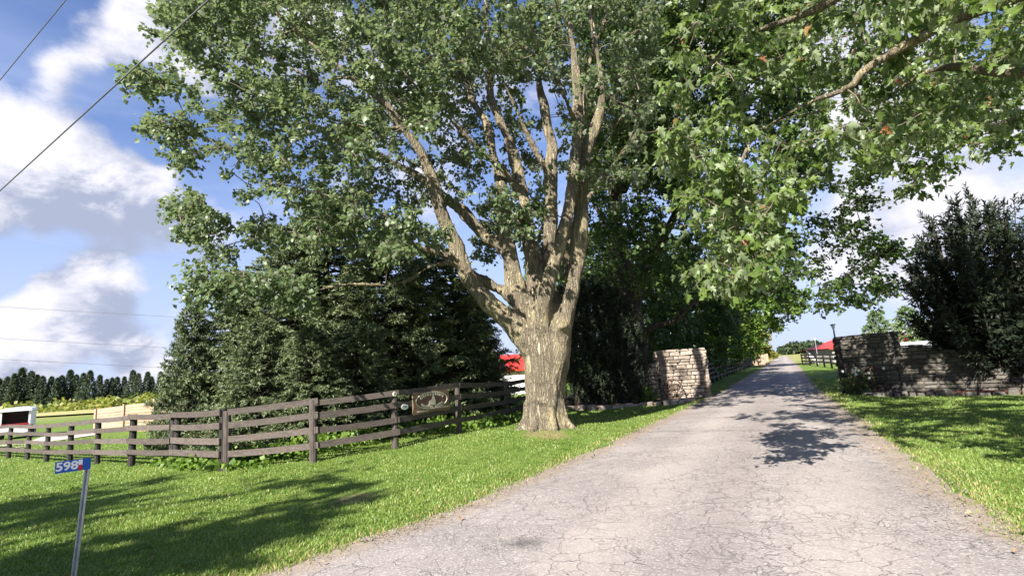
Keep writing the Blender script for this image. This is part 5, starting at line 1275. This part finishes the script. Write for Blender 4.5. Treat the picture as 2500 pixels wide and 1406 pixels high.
# ------------------------------------------------------------------ shrubs, weeds, grass, fallen leaves
def leafy_plant(name, c, R_, H, n, ls, mat, label, cat, seed, group=None):
    r = np.random.default_rng(seed); c = np.array([c[0], c[1], float(GZ(c[0], c[1]))]); o = thing(name, c, label, cat, group)
    q = rnd_unit(n, r) * (r.uniform(.3, 1, (n, 1)) ** .5) * np.array([R_, R_, H * .5]) + c + [0, 0, H * .5]
    wd = [(np.array([c + [0, 0, -.05], c * .4 + v * .6, v]), np.array([.008, .006, .003])) for v in q]
    V, F = tubes(wd, 3); tag(obj('stems', V, F, M['twig'], o), kind='stuff')
    d = unit(q - c + r.normal(0, .25, q.shape)); lp = np.repeat(q, 5, 0) + r.normal(0, .07, (n * 5, 3)); 
    V, F = leaves(lp, unit(np.repeat(d, 5, 0) + r.normal(0, .7, lp.shape)), unit(r.normal(0, .6, lp.shape) + [0, 0, 1]), ls * r.uniform(.6, 1.3, len(lp)), LEAF4)
    tag(obj('foliage', V, F, mat, o, np.repeat(r.uniform(0, .96, len(lp)), 5)), kind='stuff'); return o
p = AT(1578, 975, 21.2); leafy_plant('green_shrub', p, .42, .62, 70, .12, M['leaf_bright'], 'bright green leafy plant at the left foot of the sunlit pier', 'shrub', 1)
fl = ra + (rb - ra) * .42 + nr2 * .6; fs = leafy_plant('flower_bush', fl, .5, .75, 90, .10, M['leaf_dark'], 'dark bush with small white flowers at the foot of the right pier', 'bush', 2)
M['petal'] = simple('white_petal', (.72, .72, .72), (.8, .8, .8), 5, .6)
r = np.random.default_rng(3)
for k in range(7):
    c_ = np.array([fl[0] + r.normal(0, .3), fl[1] - .2 + r.normal(0, .15), .55 + r.uniform(0, .4)]); V = [c_]; F = []
    for j in range(8):
        a_ = j * math.pi / 4; V.append(c_ + np.array([math.cos(a_) * .05, -.015 + .01 * (j % 2), math.sin(a_) * .05]))
    F = [[0, 1 + j, 1 + (j + 1) % 8] for j in range(8)]; obj('flower', np.array(V), F, M['petal'], fs)
for k, (px, py, R_, H, lab) in enumerate(((2300, 958, .45, .5, 'low shrub in the red mulch left of the evergreen stems'), (2480, 955, .4, .4, 'low bright shrub in the mulch at the right edge'))):
    p = G(px, py); p = np.array(p[:2]) + nw * -.5; leafy_plant('low_shrub', p, R_, H, 60, .12, M['weed'], lab, 'shrub', 5 + k)
# a rank growth of weeds along the board fence and under the spruces
def weeds():
    r = np.random.default_rng(12); P = []
    for (a, b, n) in ((RPx[0], RPx[4], 620), (RPx[3], RPx[6], 120), (LP[0], cor, 60)):
        u = r.uniform(0, 1, (n, 1)); w = np.abs(r.normal(0, .45, (n, 1))) * np.where(r.uniform(size=(n, 1)) < .3, 1, -1); P.append(a + (b - a) * u + NF * w - NF * .1)
    P = np.concatenate(P); n = len(P); z = GZ(P[:, 0], P[:, 1]); H = .10 + .32 * r.uniform(0, 1, n) ** 2.2
    k = 9; q = np.column_stack([P, z])[:, None] + r.normal(0, 1, (n, k, 3)) * np.array([.09, .09, 0]) + np.stack([np.zeros((n, k)), np.zeros((n, k)), H[:, None] * r.uniform(.25, 1, (n, k))], -1)
    q = q.reshape(-1, 3); d = unit(r.normal(0, 1, q.shape) + [0, 0, .5]); V, F = leaves(q, d, unit(r.normal(0, .6, q.shape) + [0, -.2, 1]), .11 * r.uniform(.6, 1.4, len(q)), LEAF2)
    o = obj('fence_weeds', V, F, M['weed'], None, np.repeat(r.uniform(0, .96, len(q)), 4)); tag(o, 'rank green weeds growing along the board fence', 'weeds', kind='stuff')
weeds()
def brush():
    r = np.random.default_rng(14); n = 420
    u = r.uniform(-60, 460, n); q = []
    for x in u: q.append(AT(x, 985, 108 + r.uniform(-9, 9)))
    q = np.array(q); q[:, 2] = -.4 + r.uniform(0, 2.2, n) ** 1.0 * (.5 + .5 * np.sin(u * .031) ** 2)
    V, F = leaves(np.repeat(q, 6, 0) + r.normal(0, .7, (n * 6, 3)) * [1, 1, .4], rnd_unit(n * 6, r), unit(r.normal(0, .6, (n * 6, 3)) + [0, -.3, 1]), r.uniform(.5, 1.0, n * 6), LEAF2)
    tag(obj('field_brush', V, F, M['leaf_yellow'] , None, np.repeat(r.uniform(0, .5, n * 6), 4)), 'yellow green brush in front of the far spruce row', 'brush', kind='stuff')
brush()
def grass():
    r = np.random.default_rng(17); N = 300000
    # areas in sight, thinning out with distance
    Yv = 3.4 * (30 / 3.4) ** r.uniform(0, 1, N) ** 0.92; X = Yv * r.uniform(-1.1, 1.1, N)
    s = X * DV[0] + Yv * DV[1]; nn = X * DN[0] + Yv * DN[1]
    L, Rr = drive_left(s), drive_right(s)
    ed = np.minimum(np.abs(nn - L), np.abs(nn - Rr)); inside = (nn > L + .03) & (nn < Rr - .03)
    keep = ~inside | ((ed < .34) & (r.uniform(size=N) < .30 * np.clip(1 - ed / .34, 0, 1) ** 1.5))
    keep &= ~((Yv > 21.5) & (X > 1.5) & (X < 8.2))
    P = np.column_stack([X, Yv])[keep]; ed = ed[keep]; n = len(P)
    # edging stones, beds and bare patches stay free
    for bx in ((872, 1216, .5), (1333, 1054, .72)):
        c_ = G(bx[0], bx[1]); k = (np.hypot(P[:, 0] - c_[0], P[:, 1] - c_[1]) > bx[2]) | (r.uniform(size=len(P)) < .35); P, ed = P[k], ed[k]
    z = GZ(P[:, 0], P[:, 1]); n = len(P)
    pat = np.sin(P[:, 0] * 1.7 + 1.3 * np.sin(P[:, 1] * 1.1)) * np.sin(P[:, 1] * 1.4 + .7 * np.sin(P[:, 0] * 2.3))
    h = (.022 + .008 * pat + .018 * r.uniform(0, 1, n)) * np.where(ed < .35, 1.25, 1) * (1 + .02 * P[:, 1])
    a = r.uniform(0, 2 * math.pi, n); w = (.0031 + .00048 * P[:, 1]) * r.uniform(.7, 1.3, n)
    ln = np.column_stack([np.cos(a), np.sin(a)]) * (h * r.uniform(.25, 1.0, n))[:, None]; b = r.uniform(0, 2 * math.pi, n); sd = np.column_stack([np.cos(b), np.sin(b)]) * w[:, None]
    B = np.column_stack([P, z - .005])
    V = np.empty((n, 5, 3))
    V[:, 0] = B - np.column_stack([sd, np.zeros(n)]); V[:, 1] = B + np.column_stack([sd, np.zeros(n)])
    mid = B + np.column_stack([ln * .35, h * .65]); V[:, 2] = mid + np.column_stack([sd * .7, np.zeros(n)]); V[:, 3] = mid - np.column_stack([sd * .7, np.zeros(n)])
    V[:, 4] = B + np.column_stack([ln, h * .95])
    i = np.arange(n)[:, None] * 5; F = np.concatenate([i + [[0, 1, 2]], i + [[0, 2, 3]], i + [[3, 2, 4]]], 1).reshape(-1, 3)
    var = np.clip(.45 + .28 * pat + r.normal(0, .2, n), 0, .96); var = np.where(r.uniform(size=n) < np.where(ed < .3, .30, .03), .995, var)
    tag(obj('lawn_grass', V.reshape(-1, 3), F, M['grass'], None, np.repeat(var, 5)), 'short green lawn grass on both sides of the drive', 'grass', kind='stuff')
    # long uncut stalks at the near left verge
    n = 900; X = r.uniform(-4.6, -2.2, n); Yv = r.uniform(2.9, 4.3, n); h = r.uniform(.10, .34, n) * sstep(4.6, 3.2, Yv)
    B = np.column_stack([X, Yv, GZ(X, Yv)]); a = r.uniform(0, 6.28, n); ln = np.column_stack([np.cos(a), np.sin(a), 0 * a]) * (h * .35)[:, None]; sd = np.column_stack([np.sin(a), -np.cos(a), 0 * a]) * .004
    up = np.column_stack([0 * h, 0 * h, h])
    V = np.stack([B - sd, B + sd, B + ln * .4 + up * .6 + sd * .6, B + ln * .4 + up * .6 - sd * .6, B + ln + up], 1).reshape(-1, 3); i = np.arange(n)[:, None] * 5
    F = np.concatenate([i + [[0, 1, 2]], i + [[0, 2, 3]], i + [[3, 2, 4]]], 1).reshape(-1, 3)
    tag(obj('tall_grass', V, F, M['grass'], None, np.repeat(r.uniform(.2, .96, n), 5)), 'long uncut grass at the near left verge', 'grass', kind='stuff')
grass()
def clover():
    r = np.random.default_rng(23); n = 260; Y = 4.2 + 9.5 * r.uniform(0, 1, n); X = Y * r.uniform(-1.0, 1.0, n); s = X * DV[0] + Y * DV[1]; q_ = X * DN[0] + Y * DN[1]
    k = (q_ < drive_left(s) - .1) | (q_ > drive_right(s) + .1); X, Y = X[k], Y[k]; n = len(X); m_ = 34
    sp_ = r.uniform(.06, .30, (n, 1)); P = np.stack([X[:, None] + r.normal(0, 1, (n, m_)) * sp_, Y[:, None] + r.normal(0, 1, (n, m_)) * sp_], -1).reshape(-1, 2)
    s = P @ DV; q_ = P @ DN; P = P[(q_ < drive_left(s)) | (q_ > drive_right(s))]; q = np.column_stack([P, GZ(P[:, 0], P[:, 1]) + r.uniform(.02, .05, len(P))])
    V, F = leaves(q, unit(r.normal(size=q.shape) * [1, 1, .3]), unit(r.normal(0, .35, q.shape) + [0, 0, 1]), r.uniform(.018, .045, len(q)), LEAF2)
    tag(obj('clover', V, F, M['weed'], None, np.repeat(r.uniform(0, .8, len(q)), 4)), 'patches of broad leaved clover in the lawn', 'clover', kind='stuff')
clover()
def litter():
    r = np.random.default_rng(19)
    M['dryleaf'] = leafmat('dry_leaf', (.20, .12, .06), (.42, .30, .17), None, .1, .7)
    X = r.uniform(-6, 6, 700); Y = 4 + 9 * r.uniform(0, 1, 700) ** .8; s = X * DV[0] + Y * DV[1]; n_ = X * DN[0] + Y * DN[1]; L, Rr = drive_left(s), drive_right(s)
    on = (n_ > L) & (n_ < Rr); near = np.minimum(abs(n_ - L), abs(n_ - Rr)) < .6
    k = (~on & (r.uniform(size=700) < .12)) | (on & near & (r.uniform(size=700) < .9)); P = np.column_stack([X, Y])[k]; on = on[k]; n = len(P)
    q = np.column_stack([P, GZ(P[:, 0], P[:, 1]) + np.where(on, .055, .06)])
    V, F = leaves(q, unit(r.normal(size=(n, 3)) * [1, 1, .15]), unit(r.normal(0, .3, (n, 3)) + [0, 0, 1]), r.uniform(.025, .06, n), LEAF14)
    tag(obj('fallen_leaves', V, F, M['dryleaf'], None, np.repeat(r.uniform(0, .96, n), 19)), 'dry fallen leaves scattered on the lawn and the edges of the drive', 'leaves', kind='stuff')
    # crumbs of broken asphalt and dry earth along both edges of the drive
    n = 2600; s = 4.2 + 20 * r.uniform(0, 1, n) ** 1.5; e = np.where(r.uniform(size=n) < .4, drive_left(s) + np.abs(r.normal(0, .16, n)), drive_right(s) - np.abs(r.normal(0, .30, n)))
    P = DV[None] * s[:, None] + DN[None] * e[:, None]; q = np.column_stack([P, GZ(P[:, 0], P[:, 1]) + .035]); sz = r.uniform(.004, .014, n)
    T = np.array([[1, 0, 0], [-.5, .9, 0], [-.5, -.9, 0], [0, 0, 1.0]]); F4 = np.array([[0, 1, 3], [1, 2, 3], [2, 0, 3]])
    V = q[:, None] + T[None] * sz[:, None, None] * r.uniform(.6, 1.4, (n, 1, 3)); F = (np.arange(n)[:, None, None] * 4 + F4).reshape(-1, 3)
    M['grit'] = simple('loose_grit', (.12, .095, .075), (.30, .26, .225), 60, .9)
    tag(obj('loose_grit', V.reshape(-1, 3), F, M['grit']), 'loose grit along the broken edges of the drive', 'grit', kind='stuff')
litter()
# last checks of lamp, sun and camera stay at the top of this script
